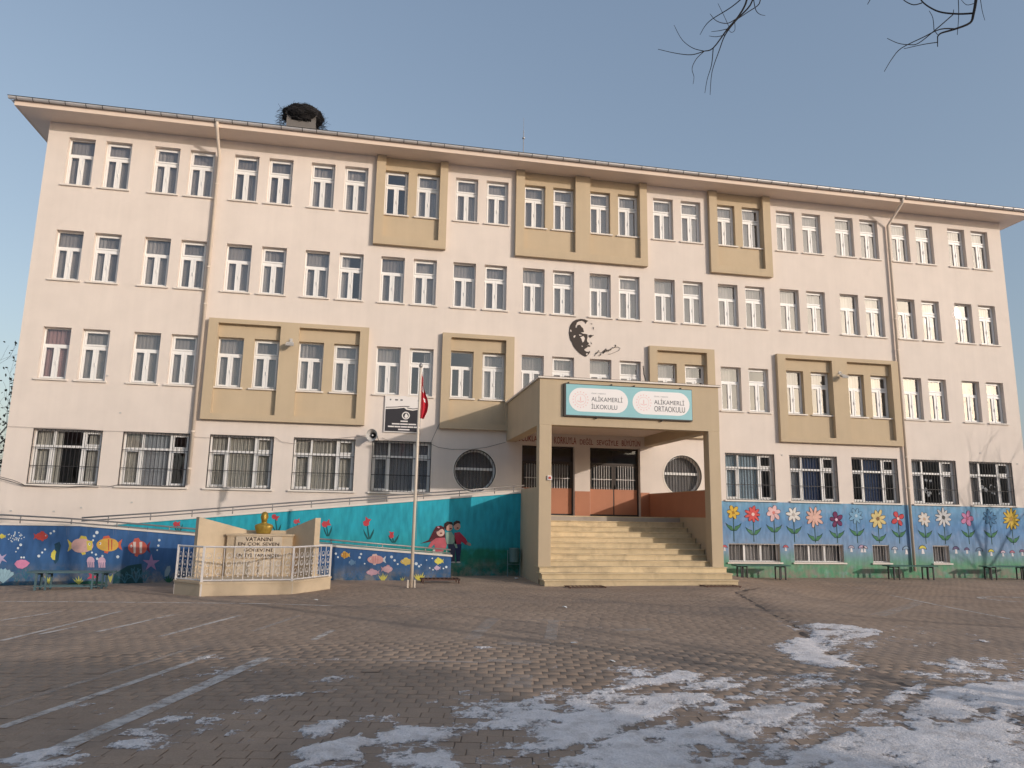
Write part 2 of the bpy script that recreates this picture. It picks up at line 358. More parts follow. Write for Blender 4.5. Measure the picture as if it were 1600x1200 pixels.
# pavers: running bond of 20 x 16.5 cm stones, rows turned a little against the facade
PA = -.187; ca, sa = math.cos(PA), math.sin(PA); PL, PW = .20, .165
def pavers():
    nu, nv = 330, 230
    U, V = np.meshgrid(np.arange(-nu//2, nu//2), np.arange(-nv//2, nv//2), indexing='ij')
    u = (U + .5*(V % 2))*PL + np.random.RandomState(8).uniform(-.05, .05, nv)[None, :]; v = V*PW
    x = 6+u*ca-v*sa; y = -11+u*sa+v*ca
    k = (x > PX0) & (x < PX1) & (y > PY0) & (y < PY1)
    return x[k], y[k]
px_, py_ = pavers()
# visibility: which stones stand largest in the frame
dx = px_-CAM.x; dy = py_-CAM.y; dz = zgn(px_, py_)-CAM.z
dep = dx*_f.x+dy*_f.y+dz*_f.z; uu = 800+FPX*(dx*CR.x+dy*CR.y+dz*CR.z)/dep; vv = 600-FPX*(dx*CU.x+dy*CU.y+dz*CU.z)/dep
inf = (dep > 1) & (uu > -20) & (uu < 1620) & (vv > 0) & (vv < 1215)
# snow cover (also used below)
def G(p):
    z = .3; P = None
    for _ in range(25): d = ray(p); P = CAM + d*((z-CAM.z)/d.z); z = zg(P.x, P.y)
    return P
def poly_sd(x, y, poly):
    d = np.full(x.shape, 1e9); ins = np.zeros(x.shape, bool); n = len(poly)
    for i in range(n):
        ax, ay = poly[i]; bx, by = poly[(i+1) % n]
        ex, ey = bx-ax, by-ay; t = np.clip(((x-ax)*ex+(y-ay)*ey)/(ex*ex+ey*ey+1e-12), 0, 1)
        d = np.minimum(d, np.hypot(x-ax-t*ex, y-ay-t*ey))
        c = ((ay > y) != (by > y)) & (x < (bx-ax)*(y-ay)/(by-ay+1e-12)+ax); ins ^= c
    return np.where(ins, d, -d)
def gp(*pts): return [(G(p).x, G(p).y) for p in pts]
MAIN = gp((1600,1022),(1540,1040),(1470,1052),(1400,1080),(1340,1072),(1290,1056),(1220,1052),(1110,1064),(1020,1048),(985,1068),(930,1084),(880,1098),(800,1096),(735,1100),(708,1117),(750,1140),(790,1160),(800,1199)) + [(-.3,-21.5),(8.5,-22.5),(12,-20),(11,-16)]
TONGUE = gp((1248,974),(1310,977),(1400,1000),(1392,1008),(1300,1005),(1270,1015),(1330,1042),(1270,1040),(1238,1010),(1262,992))
SMALL = [gp((1415,1010),(1440,1004),(1470,1005),(1455,1011)), gp((484,1140),(515,1126),(527,1135),(505,1156)), gp((590,1150),(640,1140),(690,1150),(655,1190),(600,1199)),
         gp((470,1199),(520,1160),(560,1150),(565,1199)), gp((0,1188),(80,1178),(100,1188),(50,1203),(0,1205)), gp((212,1162),(232,1158),(228,1165)), gp((255,1126),(272,1121),(268,1128)),
         gp((210,1142),(232,1139),(225,1147)), gp((570,1125),(620,1121),(615,1129)), gp((620,1175),(690,1160),(700,1199),(640,1199))]
PR = random.Random(12); PRINTS = []
for (wx0, wy0, wa, wn) in ((-.5, -20.6, .9, 9), (1.2, -20.8, 1.3, 10), (3.0, -20.5, 1.1, 10), (6.5, -19.0, 2.4, 10), (2.0, -18.6, .3, 11), (4.2, -20.9, 1.9, 8), (5.5, -17.2, 2.9, 9), (.4, -19.0, 2.2, 7)):
    for k in range(wn): PRINTS.append((wx0+math.cos(wa)*.36*k+math.sin(wa)*.09*(-1)**k+PR.gauss(0, .04), wy0+math.sin(wa)*.36*k-math.cos(wa)*.09*(-1)**k+PR.gauss(0, .04), wa+PR.gauss(0, .15)))
def snow_field(x, y):
    wx = x+.45*(fbm(x*1.3, y*1.3, 3)-.5); wy = y+.45*(fbm(x*1.3+40, y*1.3, 3)-.5)
    sd_ = poly_sd(wx, wy, MAIN); m = np.clip(np.where(sd_ > 0, sd_/2.0, sd_/.55)+.12, -1, .52)
    m = np.maximum(m, np.clip(poly_sd(wx, wy, TONGUE)/.5+.1, -1, .24))
    for q in SMALL: m = np.maximum(m, np.clip(poly_sd(x, y, q)/.25+.04, -1, .11))
    a = .62; s = x*math.cos(a)+y*math.sin(a); t = -x*math.sin(a)+y*math.cos(a)
    streak = fbm(s*.9, t*3.4, 5, .6)-.5
    n = fbm(x*2.2+9, y*2.2, 6, .62)-.5
    big = fbm(x*.55+70, y*.55, 3)-.5
    # shoe prints and tyre tracks leave bare stripes
    base = m*.55
    for (fx, fy, fa) in PRINTS:
        k = (abs(x-fx) < .3) & (abs(y-fy) < .3)
        if not k.any(): continue
        du = (x[k]-fx)*math.cos(fa)+(y[k]-fy)*math.sin(fa); dv = -(x[k]-fx)*math.sin(fa)+(y[k]-fy)*math.cos(fa)
        base[k] -= .26*np.exp(-((du/.14)**4+(dv/.05)**4))
    for (x0_, y0_, a_, c_) in ((1.0, -19.2, .62, .02), (1.9, -20.0, .62, .02), (5.0, -18.0, .25, -.015), (5.4, -19.0, .25, -.015), (2.6, -18.2, -.55, .0)):
        du = (x-x0_)*math.cos(a_)+(y-y0_)*math.sin(a_); dv = -(x-x0_)*math.sin(a_)+(y-y0_)*math.cos(a_)-c_*du*du
        base = base - .17*np.exp(-(dv/.085)**4)*np.clip(1.2-abs(du)/3.2, 0, 1)*(.5+LN(du*3, dv*9))
    return base + streak*1.3 + n*.95 + big*.55 - .055
inf_i = np.where(inf)[0]; order = inf_i[np.argsort(dep[inf_i])]
# the 300 stones that show largest and are not under snow
sf = snow_field(px_[order[:1600]], py_[order[:1600]])
near = order[:1600][sf < .08][:300]
near_set = np.zeros(len(px_), bool); near_set[near] = True
rs = np.random.RandomState(5)
def paver_verts(L, W, g=.0028, bv=.0035, h=.03):
    a, b = L/2-g, W/2-g
    lo = [(-a,-b,-h),(a,-b,-h),(a,b,-h),(-a,b,-h)]; mid = [(-a,-b,-bv),(a,-b,-bv),(a,b,-bv),(-a,b,-bv)]; up = [(-a+bv,-b+bv,0),(a-bv,-b+bv,0),(a-bv,b-bv,0),(-a+bv,b-bv,0)]
    return np.array(mid+up), np.array([(4,5,6,7),(0,1,5,4),(1,2,6,5),(2,3,7,6),(3,0,4,7)])
pv, pf = paver_verts(PL, PW)
rotm = np.array([[ca, sa], [-sa, ca]])
pvr = pv.copy(); pvr[:, :2] = pv[:, :2] @ rotm
rest = np.where(~near_set)[0]
cxs, cys = px_[rest], py_[rest]; n = len(rest)
jz = rs.normal(0, .0014, n); tx = rs.normal(0, .004, n); ty = rs.normal(0, .004, n)
VV = np.empty((n, 8, 3)); VV[:, :, 0] = cxs[:, None]+pvr[None, :, 0]; VV[:, :, 1] = cys[:, None]+pvr[None, :, 1]
far = np.hypot(cxs-CAM.x, cys-CAM.y) > 10.5
in_ = np.where(far, .0018, 0)[:, None]*np.array([[-1, 1, 1, -1, -1, 1, 1, -1]]); in2 = np.where(far, .0018, 0)[:, None]*np.array([[-1, -1, 1, 1, -1, -1, 1, 1]])
VV[:, :, 0] += in_*ca-in2*sa; VV[:, :, 1] += in_*sa+in2*ca
VV[:, :, 2] = zgn(VV[:, :, 0], VV[:, :, 1]) + pvr[None, :, 2]*np.where(far, .4, 1)[:, None] + jz[:, None]*np.where(far, .5, 1)[:, None] + pvr[None, :, 0]*tx[:, None] + pvr[None, :, 1]*ty[:, None]
FF = (pf[None]+8*np.arange(n)[:, None, None]).reshape(-1, 4)
me = bpy.data.meshes.new('paver_field'); me.vertices.add(n*8); me.vertices.foreach_set('co', VV.ravel())
me.loops.add(len(FF)*4); me.loops.foreach_set('vertex_index', FF.ravel().astype(np.int32))
me.polygons.add(len(FF)); me.polygons.foreach_set('loop_start', np.arange(0, len(FF)*4, 4, dtype=np.int32)); me.polygons.foreach_set('loop_total', np.full(len(FF), 4, np.int32))
me.materials.append(M['paver']); me.update(calc_edges=True); me.validate()
tag(put('paver_field', me, ground), kind='stuff')
pm = bpy.data.meshes.new('paver'); pm.from_pydata(pv.tolist(), [], pf.tolist()); pm.materials.append(M['paver'])
for i in near:
    x, y = float(px_[i]), float(py_[i])
    put('paver', pm, ground, (x, y, zg(x, y)+R.gauss(0, .0014)), (R.gauss(0, .006), R.gauss(0, .006), PA))
# faded painted lines of the yard
def ribbon(name, a, b, wd, mname, lift=.004, n=14):
    a = Vector(a); b = Vector(b); d = (b-a).normalized(); q = Vector((-d.y, d.x))*wd/2; mb = MB(); pr = None
    for i in range(n+1):
        p = a.lerp(b, i/n); pts = [p+q, p-q]; cur = [(e.x, e.y, zg(e.x, e.y)+lift) for e in pts]
        if pr: mb.face([pr[0], pr[1], cur[1], cur[0]])
        pr = cur
    return mb.build(name, mname, ground)
P2 = lambda p: (G(p).x, G(p).y)
for a, b, wd, m in [((30,1198),(415,1028),.17,'road_paint_strong'),((0,1138),(330,1024),.10,'road_paint'),((0,1105),(310,1010),.09,'road_paint_faint'),((0,1002),(190,955),.09,'road_paint'),
                 ((0,970),(95,956),.10,'road_paint'),((60,992),(118,980),.09,'road_paint'),((150,988),(275,960),.09,'road_paint'),((250,995),(375,962),.09,'road_paint'),((395,987),(470,962),.10,'road_paint_faint'),((490,1000),(520,985),.10,'road_paint'),
                 ((0,940),(520,947),.10,'road_paint'),((520,947),(770,949),.08,'road_paint_faint'),((420,1030),(760,1036),.10,'road_paint_faint'),((0,978),(70,979),.07,'road_paint_faint'),((110,956),(190,957),.07,'road_paint_faint'),
                 ((1390,930),(1580,968),.10,'road_paint'),((1290,908),(1400,930),.08,'road_paint_faint'),((1370,962),(1440,940),.3,'road_paint_faint'),((1030,955),(1060,958),.1,'road_paint_faint'),
                 ((735,1000),(772,966),.22,'road_paint_faint'),((780,1005),(845,1009),.25,'road_paint_faint'),((762,1032),(830,1036),.22,'road_paint_faint'),((825,968),(905,971),.12,'road_paint_faint'),
                 ((960,985),(1020,984),.2,'road_paint_faint'),((860,1000),(865,970),.18,'road_paint_faint'),((810,1075),(815,1055),.25,'road_paint_faint'),((1290,915),(1360,920),.08,'road_paint_faint'),((1330,920),(1400,918),.08,'road_paint_faint')]:
    ribbon('painted_line', P2(a), P2(b), wd, m, lift=.0045+R.random()*.002)
c = G((1590, 938)); mb = MB(); pr = None
for i in range(41):
    t = 2*math.pi*i/40; cur = []
    for rr in (.95, 1.15): x, y = c.x+.35+rr*math.cos(t), c.y+rr*math.sin(t)*1.1; cur.append((x, y, zg(x, y)+.0075))
    if pr: mb.face([pr[0], pr[1], cur[1], cur[0]])
    pr = cur
mb.build('painted_circle', 'road_paint_strong', ground)
# broken gully along the crease where the two slopes of paving meet
mb = MB(); pr = None; yy = -6.6
while yy > -18.2:
    xc = float(np.interp(yy, CREASE_Y, CREASE_X)); wd = (.012+.075*LN(np.array(yy*2.3), np.array(1.7))**1.5)*(1.0 if yy > -14.5 else .8); off = .10*(float(fbm(np.array(yy*1.6), np.array(3.3), 3))-.5)
    cur = [(xc+off+s*wd, yy, zg(xc+off+s*wd, yy)+.006) for s in (-1, 1)]
    if pr: mb.face([pr[0], pr[1], cur[1], cur[0]])
    pr = cur; yy -= .09
mb.build('gully', 'gully', ground)
# trodden snow: a thin uneven sheet with real thickness, bare where it has been scraped or melted off
def snow_mesh(x0, x1, y0, y1, st):
    xs = np.arange(x0, x1, st); ys = np.arange(y0, y1, st); X, Y = np.meshgrid(xs, ys, indexing='ij'); f = snow_field(X, Y)
    # stones poke through thin snow one by one while the joints keep theirs
    xr, yr = X-6, Y+11; uu_ = xr*ca+yr*sa; vv_ = -xr*sa+yr*ca; row = np.floor(vv_/PW+.5).astype(int)
    jit = np.random.RandomState(8).uniform(-.05, .05, 230)[np.clip(row+115, 0, 229)]
    q = (uu_-jit)/PL-.5*(row % 2)+.5; colm = np.floor(q).astype(int)
    du = np.minimum(q-colm, 1-(q-colm))*PL; fv = vv_/PW+.5-row; dv = np.minimum(fv, 1-fv)*PW; jd = np.minimum(du, dv)
    hsh = np.random.RandomState(4).rand(512, 512)[colm % 512, row % 512]
    f = f + (.17*np.exp(-(jd/.014)**2) + (hsh-.58)*.36)*np.clip(1-(f-.02)/.42, 0.22, 1)
    th = np.clip((f+.02)*.07, .001, .014); fine = (fbm(X*7, Y*7, 3)-.5)*.030*np.clip(f*5, 0, 1)
    Zz = zgn(X, Y)+th+fine*.7+.001; nx, ny = X.shape
    keep = np.maximum(np.maximum(f[:-1, :-1], f[1:, :-1]), np.maximum(f[:-1, 1:], f[1:, 1:])) > -.16
    i = (np.arange(nx-1)[:, None]*ny+np.arange(ny-1)[None, :])[keep]
    F = np.stack([i, i+ny, i+ny+1, i+1], -1); used = np.unique(F); mp = np.zeros(nx*ny, int); mp[used] = np.arange(len(used))
    V = np.stack([X, Y, Zz], -1).reshape(-1, 3)[used]; return V, mp[F], f.ravel()[used]
V1, F1, C1 = snow_mesh(-4.6, 9.5, -21.3, -12.8, .02)
me = bpy.data.meshes.new('snow'); n = len(V1); me.vertices.add(n); me.vertices.foreach_set('co', V1.ravel())
me.loops.add(len(F1)*4); me.loops.foreach_set('vertex_index', F1.ravel().astype(np.int32)); me.polygons.add(len(F1))
me.polygons.foreach_set('loop_start', np.arange(0, len(F1)*4, 4, dtype=np.int32)); me.polygons.foreach_set('loop_total', np.full(len(F1), 4, np.int32))
me.polygons.foreach_set('use_smooth', np.ones(len(F1), bool)); me.materials.append(M['snow']); me.update(calc_edges=True)
at_ = me.attributes.new('cover', 'FLOAT', 'POINT'); at_.data.foreach_set('value', C1.astype(np.float32))
tag(put('snow', me), 'thin trodden snow lying in patches over the near paving', 'snow', None, 'stuff')
# ------------------------------------------------------------------ school building
BX0, BX1, BD, ZS = -12.34, 25.06, 14.0, 14.92
school = thing('school_building', 'long four storey cream school building with beige window surrounds and tan entrance portico', 'building', (0, 0, 0))
WX = [-11.7,-10.54,-8.99,-7.84,-6.37,-5.21,-3.75,-2.58,-1.13,.02,1.45,2.6,4.03,5.17,6.6,7.75,9.18,10.34,11.8,12.95,14.44,15.6,17.09,18.23,19.7,20.85,22.42,23.57]
WW, WH = .83, 1.70; TOPS = [14.43, 11.13, 7.83]; RD = .17
GX = [-10.585,-7.97,-5.34,-2.69,-.11,12.86,15.5,18.14,20.78,23.41]; GW, GZ0, GZ1 = 2.02, 2.80, 4.54
BAS = [(11.86,13.92),(14.49,16.55),(17.78,18.5),(20.41,21.14)]; BZ0, BZ1 = .55, 1.22
RND = [(2.43, 3.60), (10.15, 3.64)]; RR_ = .74
DOORS = [(4.1, 6.03), (6.6, 8.5)]; DZ0, DZ1 = 2.12, 4.56
# surrounds: (x0, x1, z0, z1, [recess x ranges], recess z0, recess z1)
SUR = [(-1.46,1.13,11.53,ZS,[(-1.13,.85)],11.83,ZS),(3.70,8.87,11.53,ZS,[(4.03,6.0),(6.58,8.58)],11.83,ZS),(11.47,14.10,11.53,ZS,[(11.8,13.78)],11.83,ZS),
       (-6.68,-1.42,5.02,8.43,[(-6.37,-4.36),(-3.75,-1.72)],5.23,8.28),(1.14,3.73,5.02,8.43,[(1.45,3.43)],5.23,8.28),(8.87,11.48,5.02,8.43,[(9.18,11.17)],5.23,8.28),(14.09,19.37,5.02,8.43,[(14.44,16.43),(17.09,19.06)],5.23,8.28)]
openings = []
for t in TOPS:
    for x in WX: openings.append((x, x+WW, t-WH, t))
for g in GX: openings.append((g-GW/2, g+GW/2, GZ0, GZ1))
for a, b in BAS: openings.append((a, b, BZ0, BZ1))
for cx, cz in RND: openings.append((cx-RR_-.02, cx+RR_+.02, cz-RR_-.02, cz+RR_+.02))
for a, b in DOORS: openings.append((a, b, DZ0, DZ1))
xb = sorted({BX0, BX1} | {round(o[k], 4) for o in openings for k in (0, 1)} | {round(s[k], 4) for s in SUR for k in (0, 1)})
zb = sorted({-.3, ZS} | {round(o[k], 4) for o in openings for k in (2, 3)} | {round(s[k], 4) for s in SUR for k in (2, 3)})
def inrect(x, z, r): return r[0] < x < r[1] and r[2] < z < r[3]
mb = MB()
for i in range(len(xb)-1):
    for j in range(len(zb)-1):
        x, z = (xb[i]+xb[i+1])/2, (zb[j]+zb[j+1])/2
        if any(inrect(x, z, o) for o in openings): continue
        mi = 1 if any(inrect(x, z, s) for s in SUR) else 0
        mb.face([(xb[i], 0, zb[j]), (xb[i+1], 0, zb[j]), (xb[i+1], 0, zb[j+1]), (xb[i], 0, zb[j+1])], mi)
TH = .30
for k, (a, b, c, d) in enumerate(openings):
    mi = 1 if any(inrect((a+b)/2, (c+d)/2, s) for s in SUR) else 0
    if k >= len(openings)-4 and k < len(openings)-2: continue
    mb.face([(a,0,c),(a,0,d),(a,TH,d),(a,TH,c)], mi); mb.face([(b,0,c),(b,TH,c),(b,TH,d),(b,0,d)], mi)
    mb.face([(a,0,d),(b,0,d),(b,TH,d),(a,TH,d)], mi); mb.face([(a,0,c),(a,TH,c),(b,TH,c),(b,0,c)], mi)
for cx, cz in RND:                                   # round openings: square minus circle, and the tube of the reveal
    h = RR_+.02; N = 48
    for q in range(N):
        a0, a1 = 2*math.pi*q/N, 2*math.pi*(q+1)/N
        def sq(a):
            c_, s_ = math.cos(a), math.sin(a); k = h/max(abs(c_), abs(s_)); return (cx+c_*k, 0, cz+s_*k)
        def ci(a, y=0): return (cx+RR_*math.cos(a), y, cz+RR_*math.sin(a))
        mb.face([sq(a0), sq(a1), ci(a1), ci(a0)]); mb.face([ci(a0), ci(a1), ci(a1, TH), ci(a0, TH)])
mb.face([(BX0,0,-.3),(BX0,0,ZS),(BX0,BD,ZS),(BX0,BD,-.3)]); mb.face([(BX1,0,-.3),(BX1,BD,-.3),(BX1,BD,ZS),(BX1,0,ZS)]); mb.face([(BX0,BD,-.3),(BX0,BD,ZS),(BX1,BD,ZS),(BX1,BD,-.3)])
wall = mb.build('wall', ['render', 'beige'], school)
# rooms behind the glass
mb = MB()
for z in (1.95, 5.25, 8.55, 11.85, 14.85): mb.box(BX0+.02, BX1-.02, TH+.02, 4.6, z, z+.2)
mb.box(BX0+.02, BX1-.02, 4.6, 4.75, -.2, ZS-.1)
for x in [BX0+.05, -6.6, -1.28, 3.85, 9.0, 11.6, 14.27, 19.5, BX1-.2]: mb.box(x, x+.14, TH+.02, 4.6, -.2, ZS-.1)
mb.build('interior', 'interior', school)
# beige surrounds standing proud of the wall
for (a, b, c, d, rec, rc, rd) in SUR:
    mb = MB(); y0, y1 = -.17, -.0; top = d - (.002 if d == ZS else 0)
    segs = [a]+[q for r in rec for q in r]+[b]
    for k in range(0, len(segs), 2): mb.box(segs[k], segs[k+1], y0, y1, c, top)
    for (p, q) in rec:
        mb.box(p, q, y0, y1, c, rc)
        if rd < d-.01: mb.box(p, q, y0, y1, rd, top)
    bm_ = mb.build('window_surround', 'beige', school)
# ---- upper windows
def pane_box(x0, x1, z0, z1): return MB().box(x0, x1, .018, .024, z0, z1)
def rect_frame(mb, x0, x1, z0, z1, t, y0, y1):
    mb.box(x0, x0+t, y0, y1, z0, z1); mb.box(x1-t, x1, y0, y1, z0, z1); mb.box(x0+t, x1-t, y0, y1, z0, z0+t); mb.box(x0+t, x1-t, y0, y1, z1-t, z1)
def upper_frame(hop):
    mb = MB(); W, H = WW, WH
    mb.box(0, .042, 0, .07, 0, H); mb.box(W-.042, W, 0, .07, 0, H); mb.box(.042, W-.042, 0, .07, H-.045, H); mb.box(.042, W-.042, 0, .07, 0, .04)
    mb.box(.042, W-.042, 0, .07, 1.10, 1.165); mb.box(.387, .443, -.004, .07, .04, 1.10)
    rect_frame(mb, .048, .384, .045, 1.095, .052, -.018, .05); rect_frame(mb, .446, W-.048, .045, 1.095, .052, -.018, .05)
    if hop: rect_frame(mb, .048, W-.048, 1.17, H-.05, .052, -.018, .05)
    mb.box(.436, .452, -.045, -.018, .5, .62)
    return mb.mesh('window', 'pvc')
UF = {h: upper_frame(h) for h in (0, 1)}
PN = {'l': pane_box(.10, .332, .097, 1.043).mesh('pane', 'pane_glass'), 'r': pane_box(.498, WW-.10, .097, 1.043).mesh('pane', 'pane_glass'),
      't0': pane_box(.042, WW-.042, 1.165, WH-.045).mesh('pane', 'pane_glass'), 't1': pane_box(.10, WW-.10, 1.222, WH-.102).mesh('pane', 'pane_glass')}
SILL = MB().box(-.075, WW+.075, -.065-RD, .0, -.05, 0).mesh('sill', 'sill')
def curtain_mesh(x0, x1, z0, z1, m, seed):
    rr = random.Random(seed); mb = MB(); n = max(8, int((x1-x0)/.035)); y = []
    for i in range(n+1): y.append(.12+.022*math.sin(i*1.9+rr.random()*.8)+rr.uniform(-.006, .006))
    for i in range(n):
        xa, xc = x0+(x1-x0)*i/n, x0+(x1-x0)*(i+1)/n; mb.face([(xa, y[i], z0), (xc, y[i+1], z0), (xc, y[i+1], z1), (xa, y[i], z1)])
    return mb.mesh('curtain', m, True)
CUR = [curtain_mesh(.03, .36, .05, 1.66, 'curtain_white', 1), curtain_mesh(.52, .80, .05, 1.66, 'curtain_white', 2)]
NET = [curtain_mesh(.03, .80, .05, 1.66, 'curtain_net', 3), curtain_mesh(.03, .80, .05, 1.66, 'curtain_dusk', 4), curtain_mesh(.03, .80, .05, 1.66, 'curtain_net', 6)]
for nm_ in NET:
    for v_ in nm_.vertices: v_.co.y = .135+(v_.co.y-.12)*.35
CURP = [curtain_mesh(.03, .78, .05, 1.66, 'curtain_pink', 5)]
for r, t in enumerate(TOPS):
    for k, x in enumerate(WX):
        hop = 0 if (k == 0 or (r > 0 and k % 2 == 0)) else 1
        o = put('window', UF[hop], school, (x, RD, t-WH))
        for q in ('l', 'r', 't%d' % hop):
            pn = put('pane', PN[q], o)
            if not (r == 1 and k >= 24): pn.rotation_euler = (R.gauss(0, .004), 0, R.gauss(0, .006))
        put('sill', SILL, o)
        if (r, k) == (2, 0): put('curtain', CURP[0], o)
        else:
            if R.random() < .93: put('curtain', R.choice(NET), o)
            if R.random() < (.6 if r == 0 else .4): put('curtain', R.choice(CUR), o)
    # a folded-in hopper and casement or two stand ajar
# ---- ground floor windows behind iron bars
def big_frame():
    mb = MB(); W, H = GW, GZ1-GZ0; a, b = .29*W, .71*W
    mb.box(0, .06, 0, .07, 0, H); mb.box(W-.06, W, 0, .07, 0, H); mb.box(.06, W-.06, 0, .07, H-.06, H); mb.box(.06, W-.06, 0, .07, 0, .055)
    mb.box(a-.035, a+.035, -.004, .07, .055, H-.06); mb.box(b-.035, b+.035, -.004, .07, .055, H-.06)
    for p, q in ((.06, a-.035), (a+.035, b-.035), (b+.035, W-.06)): mb.box(p, q, 0, .07, 1.17, 1.24)
    rect_frame(mb, .065, a-.04, .06, 1.165, .06, -.018, .05); rect_frame(mb, b+.04, W-.065, .06, 1.165, .06, -.018, .05)
    rect_frame(mb, b+.04, W-.065, 1.245, H-.065, .05, -.018, .05)
    return mb.mesh('window', 'pvc')
BF = big_frame(); H_ = GZ1-GZ0; a_, b_ = .29*GW, .71*GW
BP = [pane_box(*q).mesh('pane', 'lower_glass') for q in ((.125, a_-.10, .12, 1.105), (a_+.035, b_-.035, .055, 1.17), (b_+.10, GW-.125, .12, 1.105), (.06, a_-.035, 1.24, H_-.06), (a_+.035, b_-.035, 1.24, H_-.06), (b_+.09, GW-.115, 1.295, H_-.115))]
BSILL = MB().box(-.08, GW+.08, -.075-RD, 0, -.055, 0).mesh('sill', 'sill')
def grille_mesh(W, H, nb, hs, r=.0065):
    mb = MB(); y = -RD+.03
    rect_frame(mb, .005, W-.005, .005, H-.005, .022, y-.01, y+.012)
    for i in range(1, nb): mb.box(W*i/nb-r, W*i/nb+r, y-r, y+r, .02, H-.02)
    for z in hs: mb.box(.02, W-.02, y-.004+r, y+.006+r, z-.011, z+.011)
    return mb
GR = grille_mesh(GW, H_, 16, (H_*.33, H_*.66)).mesh('security_grille', 'iron')
def cur_big(segs, seed):
    out = []
    for x0, x1, m in segs: out.append(curtain_mesh(x0, x1, .05, H_-.06, m, seed)); seed += 1
    return out
CB = [cur_big([(.06,.80,'curtain_cream'),(1.55,1.96,'curtain_cream')],11), cur_big([(.06,.52,'curtain_cream')],21)+cur_big([(.55,1.4,'curtain_grey')],25), cur_big([(.06,1.96,'curtain_cream')],31), cur_big([(.06,1.96,'curtain_cream')],41), cur_big([(.06,1.96,'curtain_grey')],51),
      cur_big([(.06,1.6,'curtain_pale_blue')],61), cur_big([(.6,1.42,'curtain_blue'),(.06,.5,'curtain_grey')],71), cur_big([(.55,1.45,'curtain_blue')],81), cur_big([(.06,.5,'curtain_grey'),(1.5,1.96,'curtain_net')],91), cur_big([(.06,.62,'curtain_net')],95)]
for k, g in enumerate(GX):
    o = put('window', BF, school, (g-GW/2, RD, GZ0))
    for q in BP: put('pane', q, o).rotation_euler = (R.gauss(0, .003), 0, R.gauss(0, .004))
    put('sill', BSILL, o); put('security_grille', GR, o)
    for c_ in CB[k]: put('curtain', c_, o)
    if k >= 8:                                       # paper balls and blossoms stuck inside the glass
        for q in range(9):
            s_ = R.uniform(.035, .10); mbp = MB(); cx, cz = R.uniform(.65, 1.4), R.uniform(.2, 1.1)
            mbp.prism([(cx+s_*math.cos(t*.785)*R.uniform(.8, 1.1), .035, cz+s_*math.sin(t*.785)*R.uniform(.8, 1.1)) for t in range(8)], (0, .004, 0)); mbp.build('paper_decoration', 'paper', o)
# ---- round windows
for cx, cz in RND:
    mb = MB(); prof = lambda r0, r1, y0, y1: [(r0, y0), (r1, y0), (r1, y1), (r0, y1), (r0, y0)]
    mb.lathe(prof(RR_-.075, RR_-.005, 0, .07), n=48, axis='y')
    mb.box(-RR_+.06, RR_-.06, -.004, .07, .02, .11); 
    o = mb.build('round_window', 'pvc', school, loc=(cx, RD, cz))
    for s_ in (1, -1):
        pts = [((RR_-.075)*math.cos(t), .02, (RR_-.075)*math.sin(t)*s_) for t in [math.pi*q/24 for q in range(25)]]
        pts = [(x, y, max(z, .11) if s_ > 0 else min(z, .02)) for x, y, z in pts]
        MB().prism(pts, (0, .005, 0)).build('pane', 'lower_glass', o)
    rc_ = curtain_mesh(-.7, .7, -.7, .7, 'curtain_dusk', 77); put('curtain', rc_, o)
    mb = MB(); y = -RD+.02
    mb.lathe(prof(RR_-.03, RR_-.004, y-.012, y+.012), n=48, axis='y')
    for q in range(1, 13):
        x = -RR_+2*RR_*q/13; h = math.sqrt(max(0, (RR_-.02)**2-x*x)); mb.box(x-.0065, x+.0065, y-.006, y+.006, -h, h)
    mb.build('security_grille', 'iron', o)
    MB().lathe(prof(RR_+.0, RR_+.045, -RD-.012, -RD), n=56, axis='y').build('trim_ring', 'sill', o)
# ---- basement windows
for k, (a, b) in enumerate(BAS):
    W, H = b-a, BZ1-BZ0; mb = MB(); rect_frame(mb, 0, W, 0, H, .05, 0, .06)
    nd = 3 if W > 1 else 1; xs_ = [.05+(W-.1)*q/nd for q in range(nd+1)]
    for q in range(1, nd): mb.box(xs_[q]-.035, xs_[q]+.035, -.004, .06, .05, H-.05)
    o = mb.build('basement_window', 'pvc', school, loc=(a, RD, BZ0))
    for q in range(nd):
        p0, p1 = xs_[q]+(.035 if q else 0), xs_[q+1]-(.035 if q < nd-1 else 0)
        pane_box(p0, p1, .05, H-.05).build('pane', 'lower_glass', o)
    MB().box(-.07, W+.07, -.075-RD, 0, -.05, 0).build('sill', 'sill', o)
    grille_mesh(W, H, 14 if W > 1 else 6, (), .0045).build('security_grille', 'galv', o)
    for q in range(nd): put('curtain', curtain_mesh(xs_[q], xs_[q+1], .04, H-.04, 'curtain_net' if q == 1 else 'curtain_dusk', 90+q), o)
